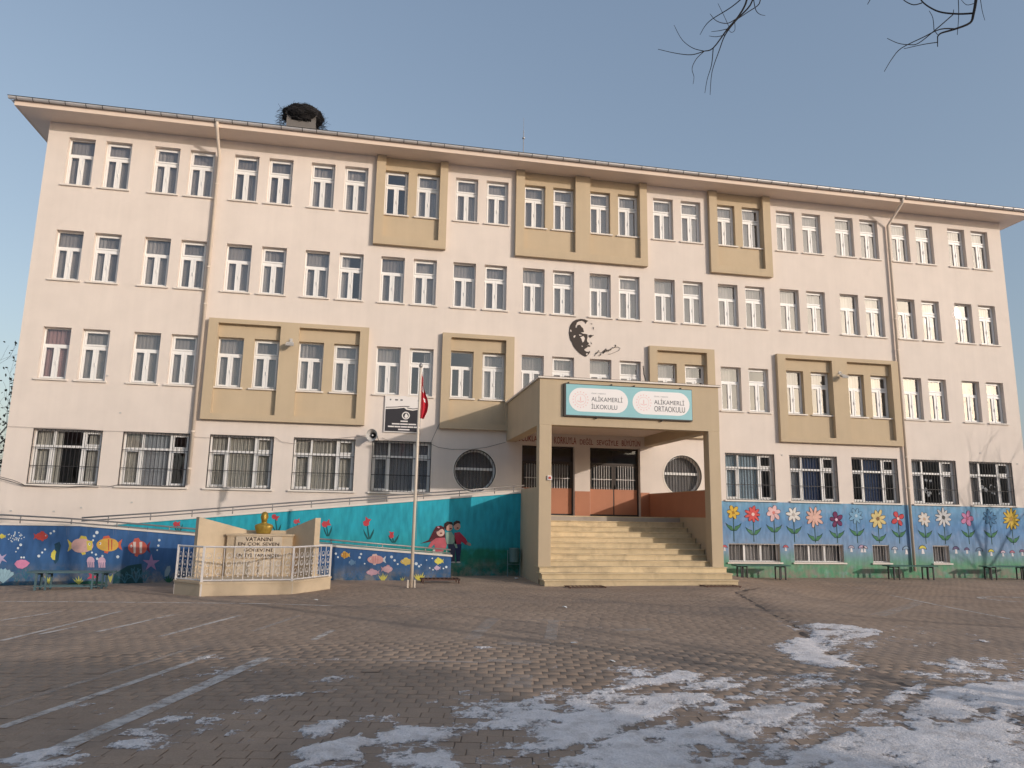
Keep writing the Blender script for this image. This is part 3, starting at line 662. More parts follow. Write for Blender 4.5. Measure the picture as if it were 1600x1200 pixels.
# ---- roof, eaves, gutter
EO, ES = .90, .72; EZ = 15.08
roof = MB()
ex0, ex1, ey0, ey1 = BX0-ES, BX1+ES, -EO, BD+EO
rz = 16.6; rid0, rid1 = (BX0+7, BD/2, rz), (BX1-7, BD/2, rz)
c4 = [(ex0,ey0,EZ+.02),(ex1,ey0,EZ+.02),(ex1,ey1,EZ+.02),(ex0,ey1,EZ+.02)]
roof.face([c4[0], c4[1], rid1, rid0]); roof.face([c4[2], c4[3], rid0, rid1]); roof.face([c4[1], c4[2], rid1]); roof.face([c4[3], c4[0], rid0])
roof = roof.build('roof', 'roof_metal', school)
MB().box(ex0+.03, ex1-.03, ey0+.03, ey1-.03, ZS, ZS+.05).build('soffit', 'soffit', school)
mb = MB(); f0 = ZS-.015
mb.box(ex0, ex1, ey0, ey0+.03, f0, EZ); mb.box(ex0, ex1, ey1-.03, ey1, f0, EZ); mb.box(ex0, ex0+.03, ey0+.03, ey1-.03, f0, EZ); mb.box(ex1-.03, ex1, ey0+.03, ey1-.03, f0, EZ)
mb.build('fascia', 'fascia', school)
def gutter(a, b, out):
    a, b, out = Vector(a), Vector(b), Vector(out); mb = MB(); n = 9; r = .075
    for i in range(n):
        t0, t1 = math.pi*i/n, math.pi*(i+1)/n
        p = lambda e, t: e + out*(r-r*math.cos(t)) + Vector((0, 0, -r*math.sin(t)))
        mb.face([p(a, t0), p(b, t0), p(b, t1), p(a, t1)])
    return mb.build('gutter', 'gutter', school, smooth=True)
gz = EZ+.055
g1 = gutter((ex0-.15, ey0, gz), (ex1+.15, ey0, gz), (0, -1, 0)); gutter((ex0, ey0, gz), (ex0, ey1, gz), (-1, 0, 0)); gutter((ex1, ey0, gz), (ex1, ey1, gz), (1, 0, 0))
br = MB(); r = .081
for i in range(8):
    t0, t1 = math.pi*i/8, math.pi*(i+1)/8
    br.face([(-.011, -(r-r*math.cos(t0)), -r*math.sin(t0)), (.011, -(r-r*math.cos(t0)), -r*math.sin(t0)), (.011, -(r-r*math.cos(t1)), -r*math.sin(t1)), (-.011, -(r-r*math.cos(t1)), -r*math.sin(t1))])
br.box(-.011, .011, -.155, 0, .0, .008); brm = br.mesh('gutter_bracket', 'gutter_dark'); x = ex0+.1
while x < ex1:
    put('gutter_bracket', brm, g1, (x, ey0+.001, gz)); x += R.choice((.5, .56, .62, .48, .7))
MB().box(ex0-.16, ex1+.16, ey0-.165, ey0+.08, gz+.008, gz+.02).build('eave_flashing', 'gutter_dark', roof)
# chimney: plastered stack with a slab on stub legs
ch = MB(); cx0, cx1, cy0, cy1 = -4.84, -3.80, .75, 1.7
ch.box(cx0, cx1, cy0, cy1, 15.2, 16.40)
for x, y in ((cx0, cy0), (cx1-.16, cy0), (cx0, cy1-.16), (cx1-.16, cy1-.16)): ch.box(x, x+.16, y, y+.16, 16.40, 16.62)
ch.box(cx0-.04, cx1+.04, cy0-.04, cy1+.04, 16.62, 16.72)
ch.build('chimney', 'chimney', roof)
mb = MB(); mb.tube([(4.18, 1.0, 15.2), (4.18, 1.0, 17.2)], .016, 6); mb.tube([(4.18, 1.0, 17.2), (4.18, 1.0, 17.75)], .007, 5); mb.lathe([(0, 16.83), (.05, 16.85), (.05, 16.9), (0, 16.92)], (4.18, 1.0, 0), 8); mb.build('lightning_rod', 'galv', roof)
# ---- rain pipes
for bx in (-6.86, 19.46):
    top = 6.86 if False else 0
    mb = MB(); zl = 2.9 if bx < 0 else .25
    jog = [(bx+.02, ey0-.06, gz-.07), (bx+.02, ey0-.02, ZS-.02), (bx, -.11, 14.25), (bx, -.11, zl)] if bx < 0 else [(bx+.12, ey0-.06, gz-.07), (bx+.12, ey0-.02, ZS-.02), (bx, -.11, 14.2), (bx, -.11, zl)]
    mb.tube(jog, .055, 10)
    o = mb.build('rain_pipe', 'pipe' if bx < 0 else 'pipe', school, smooth=True)
    for z in (13.2, 10.2, 8.9, 4.6, 3.4): MB().lathe([(.062, -.03), (.066, -.02), (.066, .02), (.062, .03)], (bx, -.11, z), 10).build('pipe_clamp', 'pipe', o)
# ---- doors under the portico
for k, (a, b) in enumerate(DOORS):
    mid = (a+b)/2; H = DZ1-DZ0; y0 = .22
    mb = MB(); W = b-a
    rect_frame(mb, 0, W, 0, H, .06, 0, .08); mb.box(.06, W-.06, 0, .08, 1.83, 1.90); mb.box(W/2-.02, W/2+.02, -.003, .08, .06, 1.83)
    o = mb.build('entrance_door', 'dark_frame', school, loc=(a, y0, DZ0))
    for s_ in (0, 1):
        p0, p1 = (.06, W/2-.02) if s_ == 0 else (W/2+.02, W-.06)
        lf = MB(); rect_frame(lf, p0+.005, p1-.005, .96, 1.825, .055, -.012, .05); lo = lf.build('door_leaf', 'dark_frame', o)
        MB().box(p0+.004, p1-.004, -.016, .045, .062, .955).build('door_panel', 'brown_paint', o)
        g_ = MB()
        for q in range(1, 8): x = p0+.06+(p1-p0-.12)*q/8; g_.box(x-.008, x+.008, -.03, -.014, .95, 1.80)
        g_.box(p0+.06, p1-.06, -.034, -.02, 1.3, 1.32)
        g_.build('door_bars', 'white_iron', o)
    MB().box(.06, W/2-.02, .02, .026, .95, 1.83).build('pane', 'lower_glass', o); MB().box(W/2+.02, W-.06, .02, .026, .95, 1.83).build('pane', 'lower_glass', o)
    MB().box(.06, W-.06, .03, .036, 1.90, H-.06).build('pane', 'lower_glass', o)
    MB().box(W/2+.05, W/2+.08, -.06, -.012, .98, 1.12).build('handle', 'iron', o)
# brown dado on the wall under the portico
mb = MB()
for a, b in ((6.035, 6.595), (8.505, 8.838)): MB().box(a, b, -.006, 0, 2.12, 2.98).build('dado', 'brown_paint', school)
# band with red lettering above the doors
tx0 = 6.15-4.75/2; nch = 13+8+5+8+7+4
for wd_, nl in (('ÇOCUKLARINIZI', 13), ('KORKUYLA', 8), ('DEĞİL', 5), ('SEVGİYLE', 8), ('BÜYÜTÜN', 7)):
    ww_ = 4.75*nl/nch; fit_text('wall_lettering', wd_, tx0+ww_/2, 4.77, ww_-.03, .25, -.006, 'red_letter', school, .006, .0, 1.0); tx0 += ww_+4.75/nch
# ---- portico
QX0, QX1, QY, QZ, BZ = 3.52, 9.04, -5.15, 6.0, 4.66
mb = MB(); mb.box(QX0, QX1, QY+.36, -.001, 5.05, QZ-.01)
portico = mb.build('portico', 'beige', school)
MB().box(QX0+.37, QX1-.37, QY+.37, -.002, 5.0, 5.049).build('portico_ceiling', 'soffit', portico)
MB().box(QX0, QX1, QY, QY+.36, BZ, QZ).build('front_beam', 'beige', portico)
for x in (QX0+.001, QX1-.361): MB().box(x, x+.36, QY+.36, -.003, BZ, 5.049).build('side_beam', 'beige', portico)
MB().box(QX0-.06, QX1+.07, QY-.07, -.001, QZ, QZ+.045).build('roof_edge', 'sill', portico)
MB().box(QX0-.05, QX1+.05, QY-.05, -.002, QZ+.045, QZ+.06).build('roof_edge_flashing', 'rusty', portico)
for x in (QX0, QX1-.36):
    bevel(MB().box(x, x+.36, QY+.002, QY+.358, .0, BZ).build('pillar', 'beige', portico), .012)
# parapets beside the steps
MB().box(QX0+.002, QX0+.2, QY+.358, -2.7, .0, 2.9).build('parapet', 'beige', portico)
p = MB().box(QX1-.2, QX1-.002, QY+.358, -.002, .0, 2.95).build('parapet', 'beige', portico)
MB().box(QX1-.206, QX1-.2, QY+.36, -.003, 2.125, 2.93).build('parapet_paint', 'brown_paint', portico)
MB().box(QX0+.2, QX1-.2, -2.6, -.003, .0, 2.09).build('platform', 'concrete', portico)
# ---- painted garden along the plinth on the right
mural = MB()
MX0, MX1, MZ = 9.06, BX1-.005, 2.745
rects = [(a-.0, b+.0, BZ0-.05, BZ1) for a, b in BAS]
xm = sorted({MX0, MX1} | {r[k] for r in rects for k in (0, 1)}); zmv = sorted({-.1, MZ, BZ0-.05, BZ1})
for i in range(len(xm)-1):
    for j in range(len(zmv)-1):
        x, z = (xm[i]+xm[i+1])/2, (zmv[j]+zmv[j+1])/2
        if any(inrect(x, z, r) for r in rects): continue
        mural.face([(xm[i], -.004, zmv[j]), (xm[i+1], -.004, zmv[j]), (xm[i+1], -.004, zmv[j+1]), (xm[i], -.004, zmv[j+1])])
mural = mural.build('garden_mural', 'mural_garden', school)
def flat(name, pts, y, m, parent):
    return MB().face([(p[0], y, p[1]) for p in pts]).build(name, paintmat(m) if isinstance(m, tuple) else m, parent)
def blob(cx, cz, rx, rz, n=18, rot=0, k=0, ph=0):
    out = []
    for i in range(n):
        t = 2*math.pi*i/n; s_ = 1+k*math.sin(3*t+ph); x, z = rx*math.cos(t)*s_, rz*math.sin(t)*s_
        out.append((cx+x*math.cos(rot)-z*math.sin(rot), cz+x*math.sin(rot)+z*math.cos(rot)))
    return out
def flower(cx, cz, r, n, col, core, Y=-.004):
    dk = tuple(int(c*.35) for c in col)
    flat('painted_stem', [(cx-.02, 1.28), (cx+.015, 1.28), (cx+.02, cz), (cx-.015, cz)], Y-.002, (40, 80, 62), mural)
    for s_ in (-1, 1):
        zl = cz-r*2.05
        L_ = [(cx, zl-.12), (cx+s_*.12, zl-.10), (cx+s_*.26, zl+.04), (cx+s_*.33, zl+.19), (cx+s_*.2, zl+.10), (cx+s_*.06, zl+.06)]
        flat('painted_leaf', L_ if s_ > 0 else L_[::-1], Y-.004, (34, 66, 62), mural)
        L2 = [(cx+s_*.02, zl-.095), (cx+s_*.12, zl-.075), (cx+s_*.245, zl+.045), (cx+s_*.28, zl+.125), (cx+s_*.19, zl+.08), (cx+s_*.05, zl+.04)]
        flat('painted_leaf', L2 if s_ > 0 else L2[::-1], Y-.006, (74, 134, 92), mural)
    bg_, fg_ = MB(), MB(); off = R.random()
    wr = min(.5*r*2*math.pi/n*.55, r*.32)
    for i in range(n):
        t = 2*math.pi*(i+off)/n+R.uniform(-.05, .05); d = r*.60
        pj, wj = R.uniform(.86, 1.10), R.uniform(.82, 1.12); d *= pj
        bg_.face([(x, 0, z) for x, z in blob(cx+d*math.cos(t), cz+d*math.sin(t), r*.46*pj, wr*wj+.012, 14, t, .06, R.random()*6)])
        fg_.face([(x, 0, z) for x, z in blob(cx+d*math.cos(t), cz+d*math.sin(t), r*.42*pj, wr*wj-.006, 14, t, .06, R.random()*6)])
    bg_.v = [(x, Y-.0075, z) for x, y, z in bg_.v]; fg_.v = [(x, Y-.0095, z) for x, y, z in fg_.v]
    for j, q in enumerate((bg_, fg_)):                   # petals overlap: step each a hair forward
        for i in range(n):
            for a in range(14): x, y, z = q.v[i*14+a]; q.v[i*14+a] = (x, y-.0001*i, z)
    bg_.build('painted_petals', paintmat(dk), mural); fg_.build('painted_petals', paintmat(col), mural)
    flat('painted_flower_centre', blob(cx, cz, r*.2, r*.2), Y-.013, core, mural)
zA, zB = zm(1100, 680, 5), zm(1350, 680, 5)
for z_, x, y, r, n, col, core in [(zA,227,605,55,6,(232,186,20),(180,130,20)),(zA,382,618,64,9,(222,78,74),(240,200,190)),(zA,543,605,60,6,(238,190,190),(230,130,120)),(zA,698,622,57,7,(232,226,220),(190,180,170)),
        (zA,860,640,74,10,(234,182,165),(240,190,170)),(zA,1033,660,54,5,(122,48,96),(235,200,220)),(zA,1187,630,60,8,(118,170,206),(170,200,220)),
        (zB,107,652,68,8,(232,206,130),(150,110,70)),(zB,265,652,54,4,(216,62,70),(240,200,190)),(zB,470,655,54,8,(224,214,204),(214,180,150)),(zB,620,643,68,10,(218,216,216),(90,90,90)),
        (zB,805,650,54,5,(214,130,176),(190,90,120)),(zB,980,645,57,8,(76,132,176),(60,100,140)),(zB,1148,655,70,12,(230,190,40),(200,150,30))]:
    c_ = at(z_(x, y), -.004); e = at(z_(x+r, y), -.004); flower(c_.x, c_.z, (e.x-c_.x)*.95, n, col, core)
def mushroom(cx, cz, s, cap, Y=-.005):
    flat('painted_mushroom', [(cx-.06*s, cz-.16*s), (cx+.07*s, cz-.16*s), (cx+.035*s, cz+.02*s), (cx-.035*s, cz+.02*s)], Y-.006, (226, 220, 222), mural)
    flat('painted_mushroom', [(cx-.17*s, cz-.01*s)]+[(cx+.17*s*math.cos(t), cz+.16*s*math.sin(t)) for t in [math.pi*(1-q/12) for q in range(13)]]+[(cx+.17*s, cz-.01*s), (cx, cz+.04*s)], Y-.008, (50, 60, 80), mural)
    flat('painted_mushroom', [(cx+.145*s*math.cos(t), cz+.012*s+.125*s*math.sin(t)) for t in [math.pi*(1-q/12) for q in range(13)]]+[(cx, cz+.05*s)], Y-.010, cap, mural)
for z_, x, y, s_, col in [(zA,638,880,.7,(220,100,110)),(zA,1150,885,.8,(180,170,190)),(zA,1232,885,.9,(190,160,190)),(zB,5,888,.8,(200,180,190)),(zB,240,895,.8,(196,200,212)),(zB,330,897,1,(150,180,206)),(zB,458,892,1.05,(226,208,60)),
        (zB,718,895,.9,(120,100,140)),(zB,803,900,.75,(110,90,130)),(zB,900,908,1,(110,140,170)),(zB,993,915,.85,(220,210,60)),(zB,1085,922,.75,(230,200,215)),(zB,1158,922,.75,(200,120,140)),(zB,1235,916,.8,(150,110,140)),(zA,160,880,.7,(220,90,100))]:
    p = at(z_(x, y), -.005); mushroom(p.x, p.z, s_, col)

# small fixings left in the plaster
for p in ((188,645),(127,793),(84,799),(206,785),(17,798),(1532,708),(1590,725),(1222,711),(168,587)):
    q = at(p, -.01); MB().box(-.03, .03, -.02, .0, -.022, .022).build('wall_fixing', 'horn_grey', school, loc=(q.x, -.001, q.z))
# ------------------------------------------------------------------ access ramp in two flights
YB, YT = -4.2, -2.7
ramp = thing('access_ramp', 'long two flight access ramp with blue sea mural front wall and teal upper wall', 'ramp', (0, 0, 0))
bl = [at((0, 821), YB), at((125, 822), YB), at((705, 870), YB)]; BXR = bl[2].x
wallB = MB().prism([(-14, YB, -.1), (BXR, YB, -.1), (BXR, YB, bl[2].z), (bl[1].x, YB, bl[1].z), (-14, YB, bl[1].z)], (0, .18, 0)).build('sea_wall', 'mural_sea', ramp)
cap = MB()
for a, b in (((-14, bl[1].z), (bl[1].x, bl[1].z)), ((bl[1].x, bl[1].z), (BXR+.03, bl[2].z))):
    cap.prism([(a[0], YB-.025, a[1]+.001), (b[0], YB-.025, b[1]+.001), (b[0], YB-.025, b[1]+.05), (a[0], YB-.025, a[1]+.05)], (0, .23, 0))
cap.build('wall_coping', 'sill', ramp)
tl = [at((155, 822), YT), at((822, 770), YT)]; sl_ = (tl[1].z-tl[0].z)/(tl[1].x-tl[0].x)
tz = lambda x: tl[0].z+sl_*(x-tl[0].x)
wallT = MB().prism([(-9.6, YT, .0), (QX0+.001, YT, .0), (QX0+.001, YT, tz(QX0)), (-9.6, YT, tz(-9.6))], (0, .18, 0)).build('meadow_wall', 'mural_meadow', ramp)
MB().prism([(-9.6, YT-.03, tz(-9.6)+.001), (QX0, YT-.03, tz(QX0)+.001), (QX0, YT-.03, tz(QX0)+.055), (-9.6, YT-.03, tz(-9.6)+.055)], (0, .24, 0)).build('wall_coping', 'sill', ramp)
MB().prism([(BXR-.01, YB+.18, .1), (BXR-.01, YB+.18, .3), (-9.0, YB+.18, 1.05), (-14, YB+.18, 1.05), (-14, YB+.18, .1)], (0, 1.32, 0)).build('ramp_deck', 'concrete', ramp)
MB().prism([(QX0+.19, YT+.18, .1), (QX0+.19, YT+.18, 2.1), (-9.0, YT+.18, 1.05), (-14, YT+.18, 1.05), (-14, YT+.18, .1)], (0, 2.5, 0)).build('ramp_deck', 'concrete', ramp)
def rail(px_pts, Y, drop, posts, wz):
    P = [at(p, Y) for p in px_pts]; o = MB().tube(P, .021, 8).build('handrail', 'galv', ramp, smooth=True)
    MB().tube([p-Vector((0, 0, drop)) for p in P], .017, 8).build('lower_rail', 'galv', o, smooth=True)
    for x in posts:
        for a, b in zip(P, P[1:]):
            if a.x <= x <= b.x: z = a.z+(b.z-a.z)*(x-a.x)/(b.x-a.x); MB().tube([(x, Y, wz(x)+.045), (x, Y, z)], .015, 6).build('post', 'galv', o, smooth=True)
bz = lambda x: bl[1].z if x < bl[1].x else bl[1].z+(bl[2].z-bl[1].z)*(x-bl[1].x)/(bl[2].x-bl[1].x)
rail([(-60,801),(107,810),(185,816),(311,827),(500,842),(704,859)], YB+.09, .10, [-10.6,-9.9,-8.7,-7.6,-6.3,-4.9,-3.5,-2.1,-.7,.5,1.1], bz)
rail([(128,809),(250,801),(400,789.5),(550,778),(700,768),(819,758.5)], YT+.09, .09, [-8.3,-7.2,-6.1,-5,-3.9,-2.8,-1.7,-.6,.5,1.6,2.7,3.3], tz)
# ---- sea painting
LY = {'n': 0}
def ink(name, pts, Y, col, par, lay=1): return flat(name, [(at(p, Y).x, at(p, Y).z) for p in pts], Y-.002*lay, col, par)
def ell(cx, cy, rx, ry, rot=0, n=20, k=0, ph=0): return blob(cx, cy, rx, ry, n, rot, k, ph)
def fish(z_, cx, cy, L, H, col, fin, dirn=1, stripes=None, par=None, Y=YB, tail=None):
    tail = tail or fin; f = lambda pts: [z_(cx+dirn*x, cy+y) for x, y in pts]
    ink('painted_fish', f([(-L*.36, -H*.05), (-L*.62, -H*.42), (-L*.55, 0), (-L*.62, H*.40), (-L*.36, H*.08)]), Y, tail, par, 1)
    ink('painted_fish', f([(-L*.20, -H*.30), (-L*.05, -H*.66), (L*.16, -H*.60), (L*.22, -H*.35)]), Y, fin, par, 2)
    ink('painted_fish', f([(-L*.1, H*.32), (0, H*.62), (L*.14, H*.56), (L*.12, H*.32)]), Y, fin, par, 2)
    body = [(L*.46*math.cos(t), H*.45*math.sin(t)*(1-.22*math.cos(t) if math.cos(t) < 0 else 1)) for t in [2*math.pi*i/22 for i in range(22)]]
    ink('painted_fish', f(body), Y, col, par, 3)
    if stripes:
        for sx, sw in stripes[1]:
            h = H*.44*math.sqrt(max(.05, 1-(sx/.47)**2)); ink('painted_stripe', f([((sx-sw)*L, -h*.92), ((sx+sw)*L, -h*.92), ((sx+sw*.7)*L, h*.92), ((sx-sw*.7)*L, h*.92)]), Y, stripes[0], par, 4)
    ink('painted_eye', f(ell(L*.30, -H*.10, H*.075, H*.095, n=10)), Y, (240, 240, 235), par, 5)
    ink('painted_eye', f(ell(L*.31, -H*.10, H*.035, H*.05, n=8)), Y, (30, 30, 40), par, 6)
def bubbles(z_, lst, par, Y=YB, r=9):
    for x, y, s_ in lst: ink('painted_bubble', [z_(a, b) for a, b in ell(x, y, r*s_, r*s_, n=12)], Y, (216, 228, 236), par, 2)
def weed(z_, cx, cy, h, n, col, par, Y=YB, spread=.5):
    for i in range(n):
        a = (i-(n-1)/2)/max(1, n-1)*2*spread; hh = h*R.uniform(.7, 1.05); wd = h*.10
        tip = (cx+math.sin(a)*hh, cy-math.cos(a)*hh); mid = (cx+math.sin(a)*hh*.5, cy-math.cos(a)*hh*.5)
        ink('painted_seaweed', [z_(*p) for p in [(cx-wd*.4, cy), (mid[0]-wd, mid[1]), tip, (mid[0]+wd, mid[1]), (cx+wd*.4, cy)]], Y, col, par, 1+(i % 3)*.4)
def coral(z_, cx, cy, h, col, par, Y=YB, depth=3):
    lay = [1.0]
    def br_(x, y, a, l, d, wd):
        x2, y2 = x+math.sin(a)*l, y-math.cos(a)*l; nx, ny = math.cos(a)*wd, math.sin(a)*wd
        ink('painted_coral', [z_(x-nx, y-ny), z_(x2-nx*.8, y2-ny*.8), z_(x2+nx*.8, y2+ny*.8), z_(x+nx, y+ny)], Y, col, par, lay[0]); lay[0] += .05
        if d:
            for s_ in (-1, 1): br_(x2, y2, a+s_*R.uniform(.35, .7), l*R.uniform(.55, .75), d-1, wd*.75)
    for k in (-.55, 0, .5): br_(cx, cy, k, h*.5, depth-1, h*.05)
A, B, D_ = zm(0, 650, 4), zm(500, 730, 4.4444), zm(250, 750, 5.3333)
fish(A, 515, 810, 150, 95, (226, 176, 168), (226, 204, 60), 1, ((226, 204, 60), [(.30, .13)]), wallB)
fish(A, 672, 805, 150, 88, (232, 178, 52), (222, 96, 62), -1, ((214, 90, 52), [(-.05, .03), (-.18, .03)]), wallB)
fish(A, 860, 822, 130, 92, (214, 92, 72), (214, 92, 72), -1, ((232, 206, 196), [(.14, .07), (-.16, .07)]), wallB, tail=(120, 40, 70))
fish(A, 262, 752, 84, 50, (206, 66, 58), (206, 66, 58), 1, None, wallB)
for _ in range(30):
    a, r_ = R.uniform(0, 6.28), R.random()**.5; bubbles(A, [(100+55*r_*math.cos(a), 757+32*r_*math.sin(a), .42)], wallB)
fish(A, 12, 752, 40, 26, (222, 206, 60), (222, 206, 60), -1, None, wallB)
ink('painted_crab', [A(*p) for p in [(90,925),(105,905),(130,897),(160,900),(187,918),(170,938),(140,955),(110,950)]], YB, (220, 128, 170), wallB, 2)
bubbles(A, [(134,884,.7),(150,884,.7),(130,805,1),(113,826,.8),(100,848,.5),(338,720,.8),(317,733,.8),(282,834,.7),(264,853,.7),(243,875,1),(606,728,1.2),(588,750,.9),(582,777,.7),(575,853,.7),(600,866,.8),(640,875,.8),(608,892,.9),(736,880,1.1),(996,776,.9),(990,810,.8),(983,838,.6)], wallB)
for cx, cy in ((567, 905), (636, 907)):
    ink('painted_jellyfish', [A(cx+24*math.cos(t), cy-26*math.sin(t)) for t in [math.pi*q/10 for q in range(11)]]+[A(cx-24, cy+8), A(cx+24, cy+8)], YB, (220, 176, 200), wallB, 2)
    for q in (-17, -5, 6, 17): ink('painted_jellyfish', [A(cx+q-4, cy+6), A(cx+q+4, cy+6), A(cx+q+6, cy+40), A(cx+q-1, cy+42)], YB, (220, 176, 200), wallB, 3)
def star(z_, cx, cy, r, col, par, Y=YB, rot=.3, inner=.36): ink('painted_starfish', [z_(cx+(r if i % 2 == 0 else r*inner)*math.sin(rot+math.pi*i/5), cy-(r if i % 2 == 0 else r*inner)*math.cos(rot+math.pi*i/5)) for i in range(10)], Y, col, par, 2)
star(A, 945, 918, 56, (156, 120, 168), wallB, rot=.02); star(A, 576, 1003, 36, (216, 50, 92), wallB, rot=.5); star(A, 8, 890, 44, (190, 170, 210), wallB, rot=.9, inner=.3)
ink('painted_seahorse', [A(*p) for p in [(340,835),(352,848),(346,870),(345,900),(330,898),(318,880),(322,855)]], YB, (222, 210, 60), wallB, 3)
ink('painted_seahorse', [A(*p) for p in [(340,800),(372,785),(382,810),(372,850),(366,900),(345,925),(335,905),(352,870)]], YB, (26, 74, 100), wallB, 2)
for q in range(6): a = -.75+q*.3; ink('painted_shell', [A(20, 1045), A(20+math.sin(a-.14)*85, 1045-math.cos(a-.14)*85), A(20+math.sin(a)*95, 1045-math.cos(a)*95), A(20+math.sin(a+.14)*85, 1045-math.cos(a+.14)*85)], YB, (150, 190, 206), wallB, 2+q*.1)
ink('painted_leaf', [A(*p) for p in [(1028,1005),(1030,970),(1045,940),(1064,936),(1066,965),(1050,1000)]], YB, (132, 156, 168), wallB, 2)
weed(A, 305, 1050, 60, 4, (206, 200, 70), wallB); weed(A, 492, 1052, 60, 5, (196, 196, 80), wallB, spread=.8); weed(A, 690, 1040, 62, 3, (206, 200, 90), wallB, spread=.25); weed(A, 1055, 1045, 62, 5, (34, 96, 70), wallB, spread=.8)
for cx, cy, h in ((160,1020,70),(105,1040,55),(850,1040,95),(905,1035,70),(200,1010,45),(780,1045,60)): coral(A, cx, cy, h, (48, 112, 136), wallB)
ink('painted_hill', [A(*p) for p in [(380,1062),(440,1045),(560,1030),(640,1035),(700,1062)]], YB, (32, 92, 78), wallB, .6)
ink('painted_hill', [A(*p) for p in [(700,1060),(715,985),(800,935),(885,922),(895,1055)]], YB, (20, 74, 84), wallB, .5)
for x in (415, 428, 708, 722, 920, 800): ink('painted_drip', [A(x, 690+R.random()*20), A(x+5, 690), A(x+4, 735+R.random()*35), A(x+1, 740)], YB, (86, 116, 160), wallB, .8)
fish(B, 172, 610, 60, 42, (222, 164, 40), (226, 190, 60), -1, ((190, 110, 30), [(.1, .04), (-.1, .04)]), wallB); fish(B, 220, 662, 48, 34, (96, 140, 180), (96, 140, 180), -1, None, wallB)
fish(B, 385, 642, 120, 62, (222, 160, 156), (224, 190, 180), -1, ((206, 130, 128), [(0, .02), (.14, .02), (-.14, .02)]), wallB, tail=(206, 214, 222)); fish(B, 600, 656, 90, 44, (218, 186, 84), (224, 206, 80), -1, None, wallB)
fish(B, 362, 730, 86, 40, (208, 160, 176), (200, 150, 170), -1, None, wallB); fish(B, 470, 708, 74, 46, (214, 168, 176), (206, 150, 160), 1, None, wallB); fish(B, 822, 652, 60, 40, (226, 214, 60), (226, 214, 60), -1, None, wallB); fish(B, 812, 700, 42, 28, (206, 176, 206), (200, 170, 200), -1, None, wallB)
bubbles(B, [(110,600,.9),(125,625,.7),(285,603,.9),(275,627,1),(497,623,1.1),(518,647,.9),(540,673,.7),(668,670,1.2),(688,688,.9),(702,678,.6),(762,700,.6),(785,712,.6),(877,693,.9),(857,703,.6),(780,633,.6),(740,645,.5),(310,670,.6)], wallB)
weed(B, 437, 795, 65, 5, (216, 206, 70), wallB, spread=.6); weed(B, 690, 795, 72, 6, (220, 206, 60), wallB, spread=.7); weed(B, 572, 795, 40, 3, (206, 196, 80), wallB)
for cx, cy, h in ((235,775,60),(290,780,62),(180,780,45),(610,760,66),(770,770,50)): coral(B, cx, cy, h, (70, 112, 160), wallB)
# ---- meadow painting: tulips, grass and three children
def tulip(z_, x, y, s_, rot, by, par=wallT, Y=YT):
    c_, n_ = math.cos(rot), math.sin(rot)
    t = lambda a, b: z_(x+(a*c_-b*n_)*s_, y+(a*n_+b*c_)*s_)
    ink('painted_stem', [z_(x-3, y+8*s_), z_(x+5, y+8*s_), z_(x+22, by), z_(x+10, by)], Y, (16, 96, 100), par, 1)
    ink('painted_leaf', [z_(x+12, by), z_(x+38, by-60*s_), z_(x+52, by-86*s_), z_(x+46, by-44*s_), z_(x+26, by)], Y, (16, 96, 100), par, 1.4)
    ink('painted_leaf', [z_(x+12, by), z_(x-10, by-50*s_), z_(x-26, by-80*s_), z_(x-18, by-40*s_), z_(x+2, by)], Y, (16, 92, 98), par, 1.2)
    ink('painted_tulip', [t(-34, -10), t(-12, -26), t(8, -14), t(34, -28), t(26, 0), t(34, 22), t(6, 16), t(-12, 26), t(-32, 12)], Y, (206, 52, 66), par, 2)
for q in ((B,325,380,.9,-1.1,500),(B,497,470,.7,-1.5,525),(D_,140,367,.9,0,440),(D_,960,310,.9,.5,440),(D_,1140,345,.8,-.2,440),(D_,1385,365,1.1,-.3,470)): tulip(*q)
for _ in range(70):
    x = R.uniform(-8.2, 1.2); z0 = .2+.33*2.5*R.uniform(.9, 1.1)+.0; h = R.uniform(.05, .18); wd = R.uniform(.01, .025)
    if x > .2: z0 = R.uniform(.5, 1.0)
    flat('painted_grass', [(x, z0), (x+wd, z0), (x+wd*.6+R.uniform(-.03, .03), z0+h)], YT-.003-R.random()*.004, (150, 206, 206) if R.random() < .3 else (20, 110, 84), wallT)
K = zm(640, 770, 8)
def kid(shapes):
    for lay, (nm, col, pts) in enumerate(shapes): ink(nm, [K(*p) for p in pts], YT, col, wallT, 6+lay*.6)
kid([('painted_trousers', (40, 52, 92), [(560,640),(650,640),(640,740),(625,860),(585,860),(575,740)]), ('painted_shoe', (190, 190, 190), ell(610,868,26,10)),
     ('painted_jumper', (176, 30, 66), [(560,500),(625,490),(700,570),(735,640),(700,650),(650,610),(640,640),(560,640)]), ('painted_hand', (170, 140, 130), ell(738,640,32,18,.5)), ('painted_face', (196, 150, 132), ell(592,420,42,46)), ('painted_hair', (70, 48, 46), [(545,420),(548,370),(585,345),(625,352),(638,385),(600,380),(570,395)]), ('painted_mouth', (110, 30, 40), ell(600,440,14,9))])
kid([('painted_trousers', (62, 66, 92), [(470,630),(570,630),(570,740),(560,860),(520,860),(500,740)]), ('painted_shoe', (190, 190, 190), ell(545,868,28,10)),
     ('painted_vest', (136, 170, 152), [(450,495),(520,485),(560,540),(600,690),(575,690),(550,620),(545,640),(455,640)]), ('painted_face', (204, 156, 136), ell(492,430,44,48)), ('painted_hair', (58, 40, 40), [(430,430),(432,385),(470,357),(530,365),(545,400),(495,392),(462,420),(455,470)]), ('painted_mouth', (110, 30, 40), ell(512,448,14,8))])
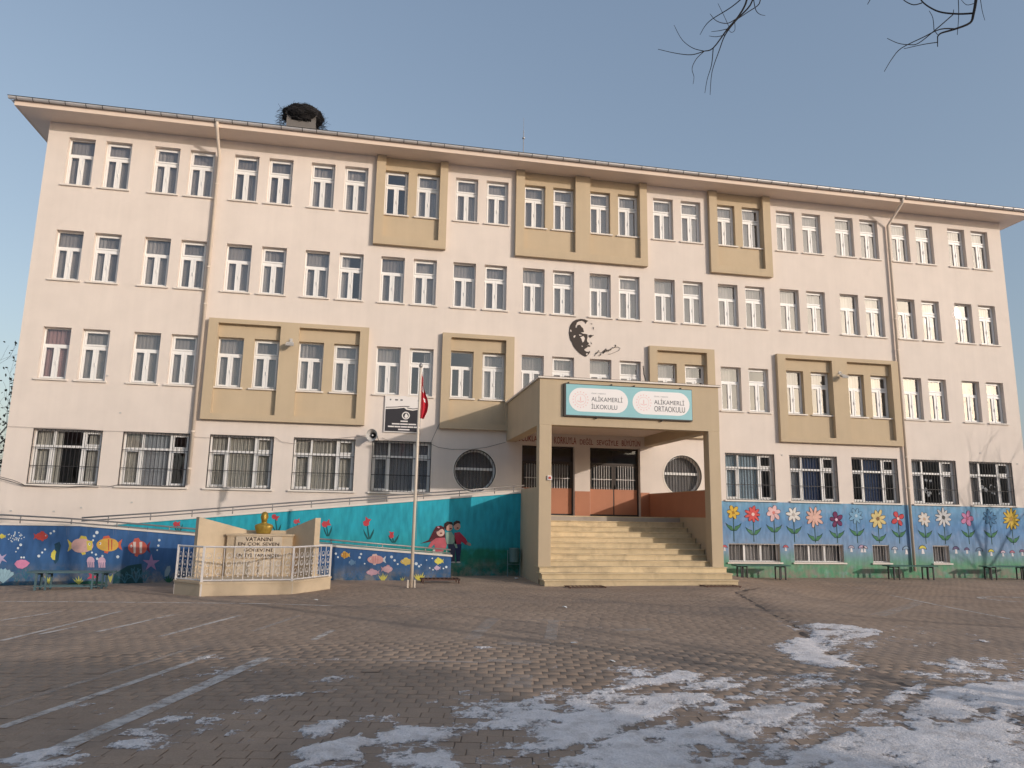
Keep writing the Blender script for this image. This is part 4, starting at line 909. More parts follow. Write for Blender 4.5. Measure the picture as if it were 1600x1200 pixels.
kid([('painted_hair', (96, 40, 48), [(300,470),(330,420),(390,408),(430,430),(440,480),(445,560),(400,560),(320,580),(270,610),(130,636),(240,590)]), ('painted_skirt', (206, 214, 196), [(290,710),(400,700),(415,790),(285,785)]),
     ('painted_jumper', (206, 88, 100), [(330,565),(440,560),(465,640),(455,690),(430,700),(420,735),(320,735),(310,640),(262,690),(225,690),(270,610)]), ('painted_face', (230, 184, 166), ell(386,495,50,50)), ('painted_fringe', (96, 40, 48), [(330,490),(340,440),(390,425),(432,450),(390,455),(358,480)]), ('painted_bow', (222, 150, 170), ell(360,432,16,10,.4)), ('painted_mouth', (120, 30, 40), ell(392,505,16,9))])
# ------------------------------------------------------------------ entrance steps
steps = thing('entrance_steps', 'broad flight of cream stone steps rising to the entrance under the portico', 'steps', (6.28, -5.9, 0))
NS, Z0, RI, TR = 12, .27, (2.115-.27)/12, .30
for i in range(NS):
    y = -5.9+TR*i; z = Z0+RI*i; x0, x1 = (3.50+.0*i, 9.10-.015*i) if i < 3 else (3.724, 8.836)
    if i == NS-1: y1 = -.01
    else: y1 = y+TR+.28
    if y1 > -2.6 and i < NS-1: y1 = -2.6
    mb = MB().box(x0+.035, x1-.02, y+.028, y1 if i < NS-1 else -2.59, (z-.35) if i == 0 else z-.02, z+RI-.03)
    st = mb.build('step', 'travertine', steps, loc=(-6.28, 5.9, 0))
    # tread slabs with a small nosing
    cuts = [x0]+sorted(x0+(x1-x0)*(k+R.uniform(-.12, .12))/4 for k in (1, 2, 3))+[x1]
    for a, b in zip(cuts, cuts[1:]):
        dz = R.uniform(-.003, .002); dy = R.uniform(-.006, .004)
        bevel(MB().box(a+.0015, b-.0015, y+dy, y1-.002 if i < NS-1 else -.012, z+RI-.0295, z+RI+dz).build('tread_slab', 'travertine', st), .006)
# dark boot scrapers and rubble at the foot
def scraper(x, y, rz, label, zs=1):
    t = thing('boot_scraper', label, 'grate', (x, y, zg(x, y)), rz, 'low iron grates in the yard'); t.scale = (1.15, 1, zs)
    mb = MB(); 
    for k in range(9): mb.box(-.4+k*.095, -.37+k*.095, -.2, .2, .09, .115)
    mb.build('slats', 'rusty', t)
    f = MB(); rect = [(-.42, .42, -.23, -.2), (-.42, .42, .2, .23), (-.45, -.42, -.23, .23), (.42, .45, -.23, .23)]
    for a, b, c, d in rect: f.box(a, b, c, d, .08, .12)
    f.build('frame', 'rusty', t)
    for a in (-.43, .40):
        for b in (-.22, .19): MB().box(a, a+.03, b, b+.03, -.01, .08).build('leg', 'rusty', t)
scraper(.85, -5.0, .05, 'low rusty iron foot grate lying near the flagpole by the sea mural')
scraper(4.55, -6.22, .02, 'flat rusty iron grate at the left foot of the steps', .3); scraper(8.35, -6.24, .0, 'flat rusty iron grate at the right foot of the steps', .3)
# ------------------------------------------------------------------ school sign on the portico
SY = QY-.09
a, b = at((880, 598), SY), at((1081, 660), SY); sx0, sx1, sz0, sz1 = 4.22, 8.15, 4.92, 5.87
sign = thing('school_sign', 'long turquoise school name board with two white rounded plates on the portico', 'sign', ((sx0+sx1)/2, QY, sz0))
off = Vector((-(sx0+sx1)/2, -QY, -sz0))
def sg(o): o.location = o.location+off; return o
sg(MB().box(sx0, sx1, SY, QY+.002, sz0, sz1).build('frame', 'dark_frame', sign))
sg(MB().box(sx0+.055, sx1-.012, SY-.006, SY, sz0+.035, sz1-.02).build('board', 'sign_teal', sign))
for k, (cx, l1, l2) in enumerate(((5.25, 'ALİKAMERLİ', 'İLKOKULU'), (7.17, 'ALİKAMERLİ', 'ORTAOKULU'))):
    hw, hh = .89, .345; cz = 5.41; pts = []
    for q in range(13): t = math.pi/2-math.pi*q/12; pts.append((cx+hw-hh+hh*math.cos(t), SY-.009, cz+hh*math.sin(t)))
    for q in range(13): t = -math.pi/2-math.pi*q/12; pts.append((cx-hw+hh+hh*math.cos(t), SY-.009, cz+hh*math.sin(t)))
    pl = sg(MB().prism(pts, (0, .004, 0)).build('name_plate', 'sign_white', sign))
    ex, ez = cx-hw+.345, cz+.0
    em = MB()
    for q in range(16):
        t = 2*math.pi*q/16; c_, s_ = ex+.225*math.cos(t), ez+.225*math.sin(t)
        em.face([(c_+.026*math.cos(u)*(1 if j % 2 == 0 else .45), SY-.0115, s_+.026*math.sin(u)*(1 if j % 2 == 0 else .45)) for j, u in enumerate([2*math.pi*j/10+1.57 for j in range(10)])])
    em.lathe([(.155, SY-.0112), (.165, SY-.0112)], (ex, 0, ez), 32, 'y')
    em.face([(ex-.10, SY-.0114, ez-.05), (ex, SY-.0114, ez-.085), (ex+.10, SY-.0114, ez-.05), (ex+.10, SY-.0114, ez-.03), (ex, SY-.0114, ez-.065), (ex-.10, SY-.0114, ez-.03)])
    em.face([(ex-.012, SY-.0114, ez-.04), (ex+.012, SY-.0114, ez-.04), (ex+.012, SY-.0114, ez+.06), (ex, SY-.0114, ez+.10), (ex-.012, SY-.0114, ez+.06)])
    em = em.build('emblem', 'sign_pink', sign); sg(em)
    lx = cx-.22
    sg(fit_text('lettering', 'IĞDIR / MERKEZ', lx+.22, cz+.205, .44, .05, SY-.011, 'light_letter', sign, .003))
    sg(fit_text('lettering', l1, lx+.47, cz+.055, .94, .17, SY-.011, 'grey_letter', sign, .003, .0))
    w2 = .78 if k == 0 else .96
    sg(fit_text('lettering', l2, lx+w2/2, cz-.165, w2, .165 if k else .175, SY-.011, 'grey_letter', sign, .003, .0))
for x, z in ((4.35, 5.89), (5.65, 5.89), (6.35, 5.89), (7.8, 5.89), (5.2, 4.90), (7.2, 4.90)): sg(MB().box(x-.015, x+.015, SY-.01, QY+.001, z-.02, z+.02).build('bracket', 'iron', sign))
# ------------------------------------------------------------------ portrait cut-out and signature on the wall
pz = zm(870, 480, 12); PY = -.02
port = thing('portrait_cutout', 'dark metal cut-out of a man\'s face with signature high on the cream wall', 'wall art', (6.4, 0, 7.88))
def cut(name, pts, y, m, dep=.012):
    o = MB().prism([at(pz(*p), -.02)*1 for p in pts], (0, dep, 0)).build(name, m, port)
    for v_ in o.data.vertices: v_.co.y += y+.02
    o.location = (-6.4, 0, -7.88); return o
cut('face_plate', [(590,255),(520,225),(440,218),(360,235),(300,270),(255,330),(238,400),(230,480),(240,560),(258,620),(290,665),(305,720),(345,775),(400,835),(460,885),(520,920),(555,925),(600,880),(625,840),(620,820),(590,838),(550,830),(520,810),(515,790),(560,760),(580,745),(560,720),(600,690),(600,665),(575,655),(565,620),(575,570),(575,510),(530,500),(500,480),(510,455),(500,420),(490,390),(455,360),(440,330),(400,330),(385,350),(380,385),(350,380),(355,340),(370,320),(375,290),(420,262),(480,250),(530,275),(545,310),(560,280)], -.022, 'portrait')
for pts in ([(440,565),(500,540),(525,580),(510,640),(485,665),(470,630),(465,600)], [(310,545),(330,528),(352,530),(340,565),(320,575)], [(250,430),(262,418),(278,450),(262,468)], [(415,512),(470,520),(455,532),(425,535)], [(448,472),(520,470),(562,495),(500,500)], [(465,715),(490,735),(470,748)], [(542,882),(560,862),(582,868),(570,905)]):
    cut('light_inlay', pts, -.026, 'render', .003)
for pts in ([(598,525),(640,515),(665,530),(695,515),(690,530),(660,550),(630,575),(600,545)], [(640,650),(662,690),(645,684)], [(570,712),(600,706),(632,725),(625,740),(585,735)], [(638,300),(672,315),(650,320)], [(680,370),(695,380),(690,425)]): cut('feature', pts, -.022, 'portrait')
for st, rad in (([(712,915),(735,850),(765,835),(745,880),(790,805),(800,850),(835,845),(825,900),(795,918),(785,900),(820,885)], .009), ([(850,850),(870,825),(925,775),(900,835),(875,870),(865,855),(930,790),(945,800),(920,840)], .011), ([(940,830),(975,795),(985,815),(960,835),(1010,780),(1020,800),(1000,810),(1050,750),(1060,770),(1100,735)], .009), ([(1095,705),(1112,735)], .013), ([(1080,755),(1150,745),(1188,770),(1165,810),(1080,850),(1000,880),(958,880)], .007)):
    o = MB().tube([at(pz(*p), -.02) for p in st], rad, 5).build('signature', 'portrait', port); o.location = (-6.4, 0, -7.88)
# ------------------------------------------------------------------ black and white poster board
po = thing('poster_board', 'square notice board, white top and black lower half, above the barred window', 'notice', (-.13, 0, 4.84))
ox, oz = .13, -4.84
def pp(o): o.location = o.location + Vector((ox, 0, oz)); return o
pp(MB().box(-.76, .49, -.06, -.002, 4.83, 6.10).build('panel', 'poster_white', po))
pp(MB().face([(-.73, -.0625, 4.86), (.46, -.0625, 4.86), (.46, -.0625, 5.66), (.2, -.0625, 5.60), (-.02, -.0625, 5.63), (-.1, -.0625, 5.69), (-.35, -.0625, 5.65), (-.73, -.0625, 5.62)]).build('black_field', 'poster_dark', po))
mb = MB(); mb.tube([(-.73, -.064, 5.68), (-.4, -.064, 5.70), (-.1, -.064, 5.74), (.08, -.064, 5.74)], .012, 4); mb.tube([(0, -.064, 5.69), (.2, -.064, 5.66), (.46, -.064, 5.70)], .012, 4); pp(mb.build('ink_line', 'poster_dark', po))
em = MB(); em.lathe([(.10, -.064), (.135, -.064)], (-.03, 0, 5.42), 24, 'y'); em.face([(-.08, -.065, 5.36), (-.02, -.065, 5.33), (.05, -.065, 5.37), (.03, -.065, 5.44), (-.02, -.065, 5.50), (-.06, -.065, 5.45)]); pp(em.build('emblem', 'poster_white', po))
for z, hw, n in ((5.22, .13, 1), (5.12, .42, 3), (5.025, .55, 5), (4.93, .20, 1)):
    x = -.13-hw+.05; mb = MB()
    for k in range(n): w_ = 2*hw/n; mb.box(x+w_*k+.008, x+w_*(k+1)-.008, -.065, -.0625, z-.022, z+.022)
    pp(mb.build('print_line', 'poster_white', po))
for x, w_ in ((-.60, .05), (-.42, .10), (-.24, .08), (.36, .03)): pp(MB().box(x, x+w_, -.0645, -.0625, 5.93, 5.98).build('print_mark', 'grey_letter', po))
# ------------------------------------------------------------------ horn loudspeaker
hs_ = thing('horn_loudspeaker', 'round grey horn loudspeaker on the wall beside the notice board', 'loudspeaker', (-1.02, -.12, 4.66), math.radians(-20))
MB().lathe([(.20, -.40), (.205, -.39), (.19, -.37), (.13, -.30), (.085, -.20), (.06, -.08)], n=28, axis='y').build('horn', 'horn_grey', hs_, True)
MB().lathe([(0, -.28), (.07, -.275), (.085, -.24), (.06, -.18), (0, -.17)], n=20, axis='y').build('throat', 'black', hs_, True)
MB().lathe([(0, -.335), (.024, -.33), (.03, -.30), (.02, -.27)], n=12, axis='y').build('phase_plug', 'sign_white', hs_, True)
MB().lathe([(0, -.09), (.075, -.09), (.075, .03), (0, .03)], n=18, axis='y').build('driver', 'horn_grey', hs_)
mb = MB(); mb.tube([(-.10, -.12, 0), (-.12, -.02, -.16), (0, .08, -.18)], .012, 6); mb.tube([(.10, -.12, 0), (.12, -.02, -.16), (0, .08, -.18)], .012, 6); mb.tube([(0, .0, -.17), (0, .125, -.17)], .016, 6); mb.build('bracket', 'iron', hs_)
# ------------------------------------------------------------------ floodlights on the surrounds
for x, lab in ((-4.0, 'small floodlight on the beige surround left of the notice board'), (16.75, 'small floodlight on the beige surround right of the portico')):
    t = thing('floodlight', lab, 'lamp', (x, -.17, 7.62), 0, 'floodlights on the facade')
    mb = MB(); mb.prism([(-.13, -.36, .0), (.13, -.36, .0), (.11, -.16, .10), (-.11, -.16, .10)], (0, .03, -.07)); mb.build('housing', 'horn_grey', t)
    MB().prism([(-.115, -.345, -.072), (.115, -.345, -.072), (.098, -.15, .025), (-.098, -.15, .025)], (0, .005, -.006)).build('lens', 'dark_frame', t)
    mb = MB(); mb.tube([(0, -.2, .06), (0, -.1, .19), (0, 0, .19)], .014, 6); mb.box(-.05, .05, -.012, .0, .13, .25); mb.build('arm', 'horn_grey', t)
# ------------------------------------------------------------------ little red alarm box and switch on the left pillar
t = thing('alarm_box', 'small red alarm box on the left portico pillar', 'alarm', (3.83, QY, 3.15)); MB().box(-.07, .05, -.045, .0, -.06, .06).build('case', 'sign_white', t); MB().box(-.045, .025, -.055, -.045, -.035, .035).build('button_plate', 'red_box', t)
# ------------------------------------------------------------------ cables
def cable(pts, label, m='cable', r=.009, Y=-.05):
    P = [at(p, Y) for p in pts]; o = MB().tube(P, r, 5).build('wall_cable', m, None); o.location = (0, 0, 0); tag(o, label, 'cable', 'cables along the facade'); return o
cable([(-30,742),(0,748),(37,758),(95,761),(150,759),(172,760),(186,757),(288,760)], 'thin dark cable sagging below the two leftmost barred windows', Y=-.10)
cable([(-30,738),(0,745),(20,750),(37,757)], 'short thin cable reaching the leftmost barred window from outside', Y=-.10)
cable([(703,624),(690,655),(682,672),(674,690)], 'thin cable dropping from the surround above the left round window', 'cable', .007)
cable([(674,694),(685,699),(705,702),(735,702),(760,699),(790,691)], 'thin cable sagging above the left round window', 'cable', .007)
cable([(597,684),(610,690),(622,692),(640,692)], 'short cable running right from the horn loudspeaker', 'cable_light', .008)
cable([(428,682),(440,690),(456,693),(500,688),(575,680)], 'thin cable running left from the horn loudspeaker', 'cable_light', .006)
cable([(1005,572),(1006,585),(1010,598)], 'short black hose end beside the surround above the portico', 'cable', .02, -.2)
cable([(12,666),(55,668),(110,669),(160,673),(192,674),(290,682),(330,684)], 'hairline cable above the leftmost barred windows', 'cable_light', .005)
# ------------------------------------------------------------------ memorial with bust
MZ0 = .22
mon = thing('memorial', 'cream stone memorial with winged back wall, inscription and hexagonal base', 'monument', (-3.6, -6.6, MZ0))
mo = Vector((3.6, 6.6, -MZ0))
def mm(o): o.location = o.location+mo; return o
base = [(-5.3, -7.35), (-4.62, -8.0), (-2.72, -7.75), (-1.95, -6.5), (-2.5, -5.5), (-5.0, -5.5)]
def offs(poly, d):
    c = Vector((sum(p[0] for p in poly)/len(poly), sum(p[1] for p in poly)/len(poly))); out = []
    for p in poly: q = Vector(p)-c; q = c+q*(1+d/q.length); out.append((q.x, q.y))
    return out
mm(MB().prism([(x, y, .05) for x, y in base], (0, 0, .47)).build('base', 'monument', mon)); BT = .52
mm(MB().prism([(x, y, BT) for x, y in offs(base, .02)], (0, 0, .04)).build('base_slab', 'monument', mon)); BT += .04
def wing(a, b, za, zb, th):
    a, b = Vector(a), Vector(b); d = (b-a).normalized(); q = Vector((-d.y, d.x))*th
    mm(MB().prism([(a.x, a.y, BT), (b.x, b.y, BT), (b.x, b.y, zb), (a.x, a.y, za)], (q.x, q.y, 0)).build('wing', 'monument', mon))
wing((-5.02, -6.75), (-4.02, -5.95), 1.93, 1.62, .14); wing((-3.12, -5.95), (-2.38, -6.75), 1.64, 1.95, .16)
mm(MB().box(-4.05, -3.06, -5.95, -5.80, BT, 1.62).build('back_wall', 'monument', mon))
mm(MB().box(-4.42, -2.92, -6.42, -5.951, BT, 1.50).build('pedestal', 'monument', mon))
mm(MB().box(-4.45, -2.89, -6.45, -5.951, 1.501, 1.545).build('pedestal_slab', 'monument', mon))
mm(MB().box(-4.21, -3.15, -6.47, -6.421, .99, 1.49).build('inscription_plate', 'monument_pale', mon))
for k, (s_, wd) in enumerate((('VATANINI', .62), ('EN ÇOK SEVEN', .94), ('GÖREVİNİ', .66), ('EN İYİ YAPANDIR', .98))):
    mm(fit_text('inscription', s_, -3.68, 1.425-.122*k, wd, .092, -6.474, 'letter', mon, .01, .0))
mm(MB().box(-4.20, -3.72, -6.44, -6.421, BT+.02, .95).build('relief_slab', 'monument_pale', mon)); mm(MB().box(-3.66, -3.15, -6.44, -6.421, BT+.02, .95).build('relief_slab', 'monument_pale', mon))
# railing round the base: posts, rails, bars with leaf and scroll work
rl = thing('memorial_railing', 'white ornamental iron railing round the memorial base', 'railing', (-3.6, -7.2, BT)); ro = Vector((3.6, 7.2, -BT))
def rr_(o): o.location = o.location+ro; return o
rp = offs(base, -.03); RT = BT+.74
chain = [rp[5], rp[0], rp[1], rp[2], rp[3], rp[4]]
for p in chain[1:5]: rr_(MB().box(p[0]-.022, p[0]+.022, p[1]-.022, p[1]+.022, -.02 if p in chain[1:4] else BT, RT+.02).build('post', 'white_iron', rl))
for a, b in list(zip(chain, chain[1:])):
    if a == chain[0] or b == chain[-1]: continue
    a, b = Vector(a), Vector(b); L = (b-a).length; d = (b-a)/L
    rr_(MB().tube([(a.x, a.y, RT), (b.x, b.y, RT)], .02, 4).build('top_rail', 'white_iron', rl)); rr_(MB().tube([(a.x, a.y, BT+.03), (b.x, b.y, BT+.03)], .017, 4).build('bottom_rail', 'white_iron', rl))
    n = max(3, round(L/.20))
    for k in range(1, n):
        p = a+d*(L*k/n); rr_(MB().box(p.x-.007, p.x+.007, p.y-.007, p.y+.007, BT+.03, RT).build('bar', 'white_iron', rl))
    mb = MB()
    for k in range(n):
        p = a+d*(L*(k+.5)/n)
        for zc in (BT+.20, BT+.37, BT+.54):
            for s_ in (-1, 1):
                pts = []
                for q in range(9): u = q/8*4.6; rad = .075*(1-q/13); c_ = p+d*(s_*(.008+rad*math.sin(u)*.75)); pts.append((c_.x, c_.y, zc+rad*math.cos(u)))
                mb.tube(pts, .0055, 3, cap=False)
        mb.box(p.x-.013, p.x+.013, p.y-.008, p.y+.008, BT+.10, BT+.13)
    rr_(mb.build('scrollwork', 'white_iron', rl))
# bust: one lofted figure of head, neck and jacketed shoulders
def bust():
    secs = [(0, .165, .095, 0), (.03, .17, .10, 0), (.06, .18, .105, 0), (.10, .198, .112, 0), (.15, .213, .118, 0), (.19, .215, .115, 0), (.215, .185, .10, .005), (.235, .125, .085, .01), (.25, .07, .068, .005), (.275, .062, .064, 0), (.295, .066, .074, -.008), (.315, .068, .092, -.014), (.34, .074, .10, -.012), (.37, .079, .105, -.006), (.40, .082, .108, 0), (.43, .082, .108, .004), (.465, .076, .10, .006), (.49, .06, .08, .008), (.507, .036, .048, .01), (.514, .012, .016, .01)]
    N = 36; mb = MB()
    for z, a, b, yo in secs:
        for j in range(N):
            t = 2*math.pi*j/N; x, y = a*math.cos(t), b*math.sin(t)+yo; fr = max(0, -math.sin(t))
            cx = math.cos(t)
            if .30 < z < .47:
                w_ = math.exp(-(cx/.14)**2)*fr
                if .345 <= z <= .405: y -= w_*(.034 if z < .36 else .024 if z < .39 else .012)     # nose
                if .41 <= z <= .44: y -= fr*math.exp(-((abs(cx)-.3)/.2)**2)*.010                      # brow
                if .375 <= z <= .405: y += fr*math.exp(-((abs(cx)-.36)/.14)**2)*.014                  # eye sockets
                if .31 <= z <= .32: y -= w_*.012                                                       # chin
                if .33 <= z <= .345: y += w_*.004
                if .35 <= z <= .41 and abs(math.sin(t)) < .3: x *= 1.13                                # ears
            if .06 <= z <= .22 and fr > .3:
                y += .012*math.exp(-((abs(cx)-(z-.04)*1.6)/.10)**2)                                    # lapel groove
                y -= .010*math.exp(-(cx/.10)**2)                                                       # shirt and tie
            mb.v.append((x, y, z))
    for i in range(len(secs)-1):
        for j in range(N): mb.f.append((i*N+j, i*N+(j+1) % N, (i+1)*N+(j+1) % N, (i+1)*N+j)); mb.m.append(0)
    mb.f.append(tuple(range(N-1, -1, -1))); mb.m.append(0); k = (len(secs)-1)*N; mb.f.append(tuple(range(k, k+N))); mb.m.append(0)
    return mb
o = bust().build('bust', 'gold', None, True, (-3.63, -6.2, 1.545)); o.scale = (1.0, 1.0, 1.04); tag(o, 'gilded bust of a man in jacket and tie on the memorial', 'bust')
# ------------------------------------------------------------------ flagpole and flag
fp = thing('flagpole', 'tall cream flagpole standing in the yard before the ramp', 'flagpole', (0, -6.42, .25))
MB().tube([(0, 0, -.1), (.012, 0, 2.4), (.02, 0, 5.60)], [.044, .038, .030], 12).build('pole', 'pole', fp, True)
MB().lathe([(0, 5.6), (.04, 5.62), (.05, 5.66), (.03, 5.71), (0, 5.75)], (.02, 0, 0), 12).build('finial', 'galv', fp, True)
for s_ in (-1, 1): MB().box(s_*.085-.02, s_*.085+.02, -.05, .05, -.1, .22).build('base_plate', 'pole', fp)
mb = MB(); mb.tube([(.07, -.02, 5.5), (.06, -.02, 3.0), (.075, -.03, 1.2)], .004, 4); mb.build('halyard', 'cable_light', fp)
fl = MB(); nu, nv = 14, 22; Hh = 1.18
for i in range(nv+1):
    tv = i/nv
    for j in range(nu+1):
        tu = j/nu; wd = (.06+.12*smooth(tv*1.5))*(1-.35*max(0, tv-.8)/.2)
        fold = math.sin(tu*9.5+tv*2.2)*.055*(.35+tv*.65)
        zz = 5.42-tv*Hh*(1-.10*tu) - .22*tu*(1-tv*.4)
        fl.v.append((.055+wd*tu+.018*math.sin(tv*7+tu*4)*tu, fold*(tu+.15), zz+.03))
for i in range(nv):
    for j in range(nu): k = i*(nu+1)+j; fl.f.append((k, k+1, k+nu+2, k+nu+1)); fl.m.append(1 if (4 <= j <= 8 and i in (5, 6, 7)) or (6 <= j <= 9 and i in (11, 12) and j-i > -6) else 0)
o = fl.build('flag', ['flag_red', 'flag_white'], None, True, (0, -6.42, .25)); tag(o, 'limp red flag with white crescent and star hanging on the flagpole', 'flag')
# ------------------------------------------------------------------ benches
def bench(x, y, L, h, m, label, rz=0, low=False):
    z = zg(x, y); t = thing('bench', label, 'bench', (x, y, z), rz, 'benches along the walls')
    for k in range(3): bevel(MB().box(-L/2, L/2, -.2+k*.137, -.075+k*.137, h-.04, h).build('seat_plank', m, t), .006)
    for s_ in (-1, 1):
        X = s_*(L/2-.2); lg = MB()
        for yy in (-.16, .14): lg.box(X-.022, X+.022, yy-.02, yy+.02, -.02, h-.04)
        lg.box(X-.022, X+.022, -.14, .12, h-.085, h-.041)
        lg.build('leg_frame', 'iron' if not low else m, t)
        l2 = MB(); X2 = X-s_*.22
        for yy in (-.16, .14): l2.box(X2-.018, X2+.018, yy-.02, yy+.02, -.02, h-.04)
        l2.box(X2-.018, X2+.018, -.14, .12, h-.08, h-.041)
        l2.build('leg_frame', 'iron' if not low else m, t)
    if low:
        for yy in (-.15, .13): MB().box(-L/2+.15, L/2-.15, yy-.015, yy+.015, .06, .09).build('stretcher', m, t)
bench(12.7, -.75, 2.1, .50, 'bench_green', 'green plank bench just right of the entrance steps, under the wide basement window')
bench(18.75, -.75, 2.05, .51, 'bench_green', 'green plank bench beneath the small square basement windows')
bench(22.9, -.75, 2.05, .51, 'bench_green', 'green plank bench at the right edge below the yellow flower')
bench(-8.05, -5.45, 1.85, .42, 'bench_blue', 'blue-green bench in front of the sea mural, left of the memorial', 0, True)
# ------------------------------------------------------------------ litter bin beside the ramp wall
bn = thing('litter_bin', 'hanging teal metal litter bin on a frame between ramp wall and steps', 'bin', (3.22, -3.0, zg(3.2, -3.0)))
MB().lathe([(0, .42), (.135, .42), (.14, .44), (.155, .82), (.162, .83), (.155, .84), (.14, .83), (.125, .46), (0, .45)], (.05, 0, 0), 24).build('drum', 'bin_teal', bn, True)
for s_ in (-1, 1): MB().tube([(.05+s_*.19, 0, -.02), (.05+s_*.19, 0, .78)], .016, 6).build('leg', 'bin_teal', bn)
mb = MB(); mb.tube([(-.14, 0, .36), (.24, 0, .36)], .014, 6); mb.tube([(-.14, 0, .70), (-.1, 0, .70)], .012, 6); mb.tube([(.20, 0, .70), (.24, 0, .70)], .012, 6); mb.build('crossbar', 'bin_teal', bn)
# ------------------------------------------------------------------ scraps of paper
def scrap(p, s_, label):
    g = G(p); mb = MB(); n = 9; c0 = len(mb.v)
    V_ = [(R.uniform(-s_, s_), R.uniform(-s_*.7, s_*.7), R.uniform(.0, s_*.6)) for _ in range(n)]
    bm = bmesh.new(); [bm.verts.new(v_) for v_ in V_]; bmesh.ops.convex_hull(bm, input=bm.verts); me = bpy.data.meshes.new('paper_scrap'); bm.to_mesh(me); bm.free(); me.materials.append(M['paper'])
    o = put('paper_scrap', me, None, (g.x, g.y, g.z)); tag(o, label, 'litter', 'white litter on the paving')
scrap((957, 1034), .04, 'crumpled white paper scrap nearest the snow'); scrap((897, 1006), .055, 'flat white paper scrap lying mid yard below the steps'); scrap((883, 950), .06, 'small white scrap on the paving close below the steps')
scrap((807, 905), .08, 'white crumpled litter under the teal bin'); scrap((255, 902), .06, 'white scrap beside the left end of the memorial'); scrap((494, 938), .05, 'tiny white scrap before the memorial')
# ------------------------------------------------------------------ stork nest of sticks on the chimney
nest = thing('stork_nest', 'big ragged stick nest heaped over the roof chimney', 'nest', (-4.32, 1.12, 16.70))
mb = MB()
for i in range(14):
    for j in range(28):
        t = 2*math.pi*j/28; q = i/13; rr = (.74*math.sin(math.pi*(.12+q*.72))**.6)*(1+.06*math.sin(5*t+i)+R.uniform(-.04, .04)); mb.v.append((rr*math.cos(t), rr*math.sin(t)*.9, -.26+q*.62+R.uniform(-.025, .025)))
for i in range(13):
    for j in range(28): mb.f.append((i*28+j, i*28+(j+1) % 28, (i+1)*28+(j+1) % 28, (i+1)*28+j)); mb.m.append(0)
mb.f.append(tuple(13*28+j for j in range(28))); mb.m.append(0)
mb.build('nest_mass', 'twig', nest)
mb = MB()
for _ in range(900):
    t = R.uniform(0, 6.283); q = R.random(); rr = .74*math.sin(math.pi*(.12+q*.72))**.6*R.uniform(.8, 1.05); p = Vector((rr*math.cos(t), rr*math.sin(t)*.9, -.30+q*.68))
    tang = Vector((-math.sin(t), math.cos(t), R.uniform(-.5, .35)))*R.choice((1, -1)) + Vector((math.cos(t), math.sin(t), 0))*R.uniform(-.1, .75)
    tang.normalize(); L = R.uniform(.12, .42); bend = Vector((R.gauss(0, .03), R.gauss(0, .03), R.gauss(-.02, .03)))
    mb.tube([p-tang*L*.5, p+bend, p+tang*L*.5], R.uniform(.003, .008), 3, cap=False)
for _ in range(260):                                   # hanging straggle at both sides
    s_ = R.choice((-1, 1)); p = Vector((s_*R.uniform(.5, .76), R.uniform(-.4, .4), R.uniform(-.50, .18))); d = Vector((s_*R.uniform(.1, 1), R.uniform(-.4, .4), R.uniform(-1, .3))).normalized(); L = R.uniform(.1, .36)
    mb.tube([p, p+d*L*.5+Vector((0, 0, -.02)), p+d*L], R.uniform(.003, .006), 3, cap=False)
tag(mb.build('sticks', 'twig', nest), kind='stuff')
# ------------------------------------------------------------------ trees
def grow(seed, H, r0, levels=5, spread=.62, lean=(0, 0), up=.15, first=.35):
    rr = random.Random(seed); segs = []; tips = []
    def br(p, d, L, r, lv):
        pts = [p]; n = 4; q = p.copy(); dd = d.copy()
        for i in range(n):
            dd = (dd+Vector((rr.gauss(0, .10), rr.gauss(0, .10), rr.gauss(0, .07)+up*.12))).normalized(); q = q+dd*(L/n); pts.append(q.copy())
        r1 = r*.62; segs.append((pts, [r+(r1-r)*i/n for i in range(n+1)], lv))
        if lv >= levels: tips.append(pts[-1]); return
        k = 2 if rr.random() < .55 else 3
        for i in range(k):
            a = rr.uniform(0, 6.283); s_ = spread*rr.uniform(.6, 1.25); perp = dd.orthogonal().normalized(); perp.rotate(Matrix.Rotation(a, 3, dd)); nd = (dd*math.cos(s_)+perp*math.sin(s_)+Vector((0, 0, up))).normalized()
            br(pts[-1], nd, L*rr.uniform(.66, .88), r1*rr.uniform(.62, .85), lv+1)
        for i in (2, 3):
            if rr.random() < .7:
                a = rr.uniform(0, 6.283); perp = dd.orthogonal().normalized(); perp.rotate(Matrix.Rotation(a, 3, dd)); nd = (dd*.45+perp*.8+Vector((0, 0, up))).normalized(); br(pts[i], nd, L*rr.uniform(.45, .65), r1*.45, lv+1)
    br(Vector((0, 0, -.2)), Vector((lean[0], lean[1], 1)).normalized(), H*first, r0, 0)
    return segs, tips
def bare_tree(name, label, x, y, seed, H, r0, levels=5, leaves=0, group=None, m='bark_grey', **kw):
    segs, tips = grow(seed, H, r0, levels, **kw); t = thing(name, label, 'tree', (x, y, zg(x, y) if y < 0 else 0), 0, group)
    tr, cr = MB(), MB()
    for pts, rad, lv in segs: (tr if lv == 0 else cr).tube(pts, [max(a, .004) for a in rad], 8 if lv == 0 else 5 if lv < 3 else 3, cap=False)
    tr.build('trunk', m, t, True); cr.build('crown', m, t, True)
    if leaves:
        lm = MB()
        for p in tips:
            for _ in range(leaves):
                c_ = p+Vector((R.gauss(0, .15), R.gauss(0, .15), R.gauss(-.05, .15))); a = Vector((R.gauss(0, 1), R.gauss(0, 1), R.gauss(0, 1))).normalized()*R.uniform(.05, .10); b = a.orthogonal().normalized()*R.uniform(.04, .08)
                lm.face([c_-a, c_-b*.8, c_+a, c_+b*.8])
        tag(lm.build('leaves', 'leaf_dark', t), kind='stuff')
    return t
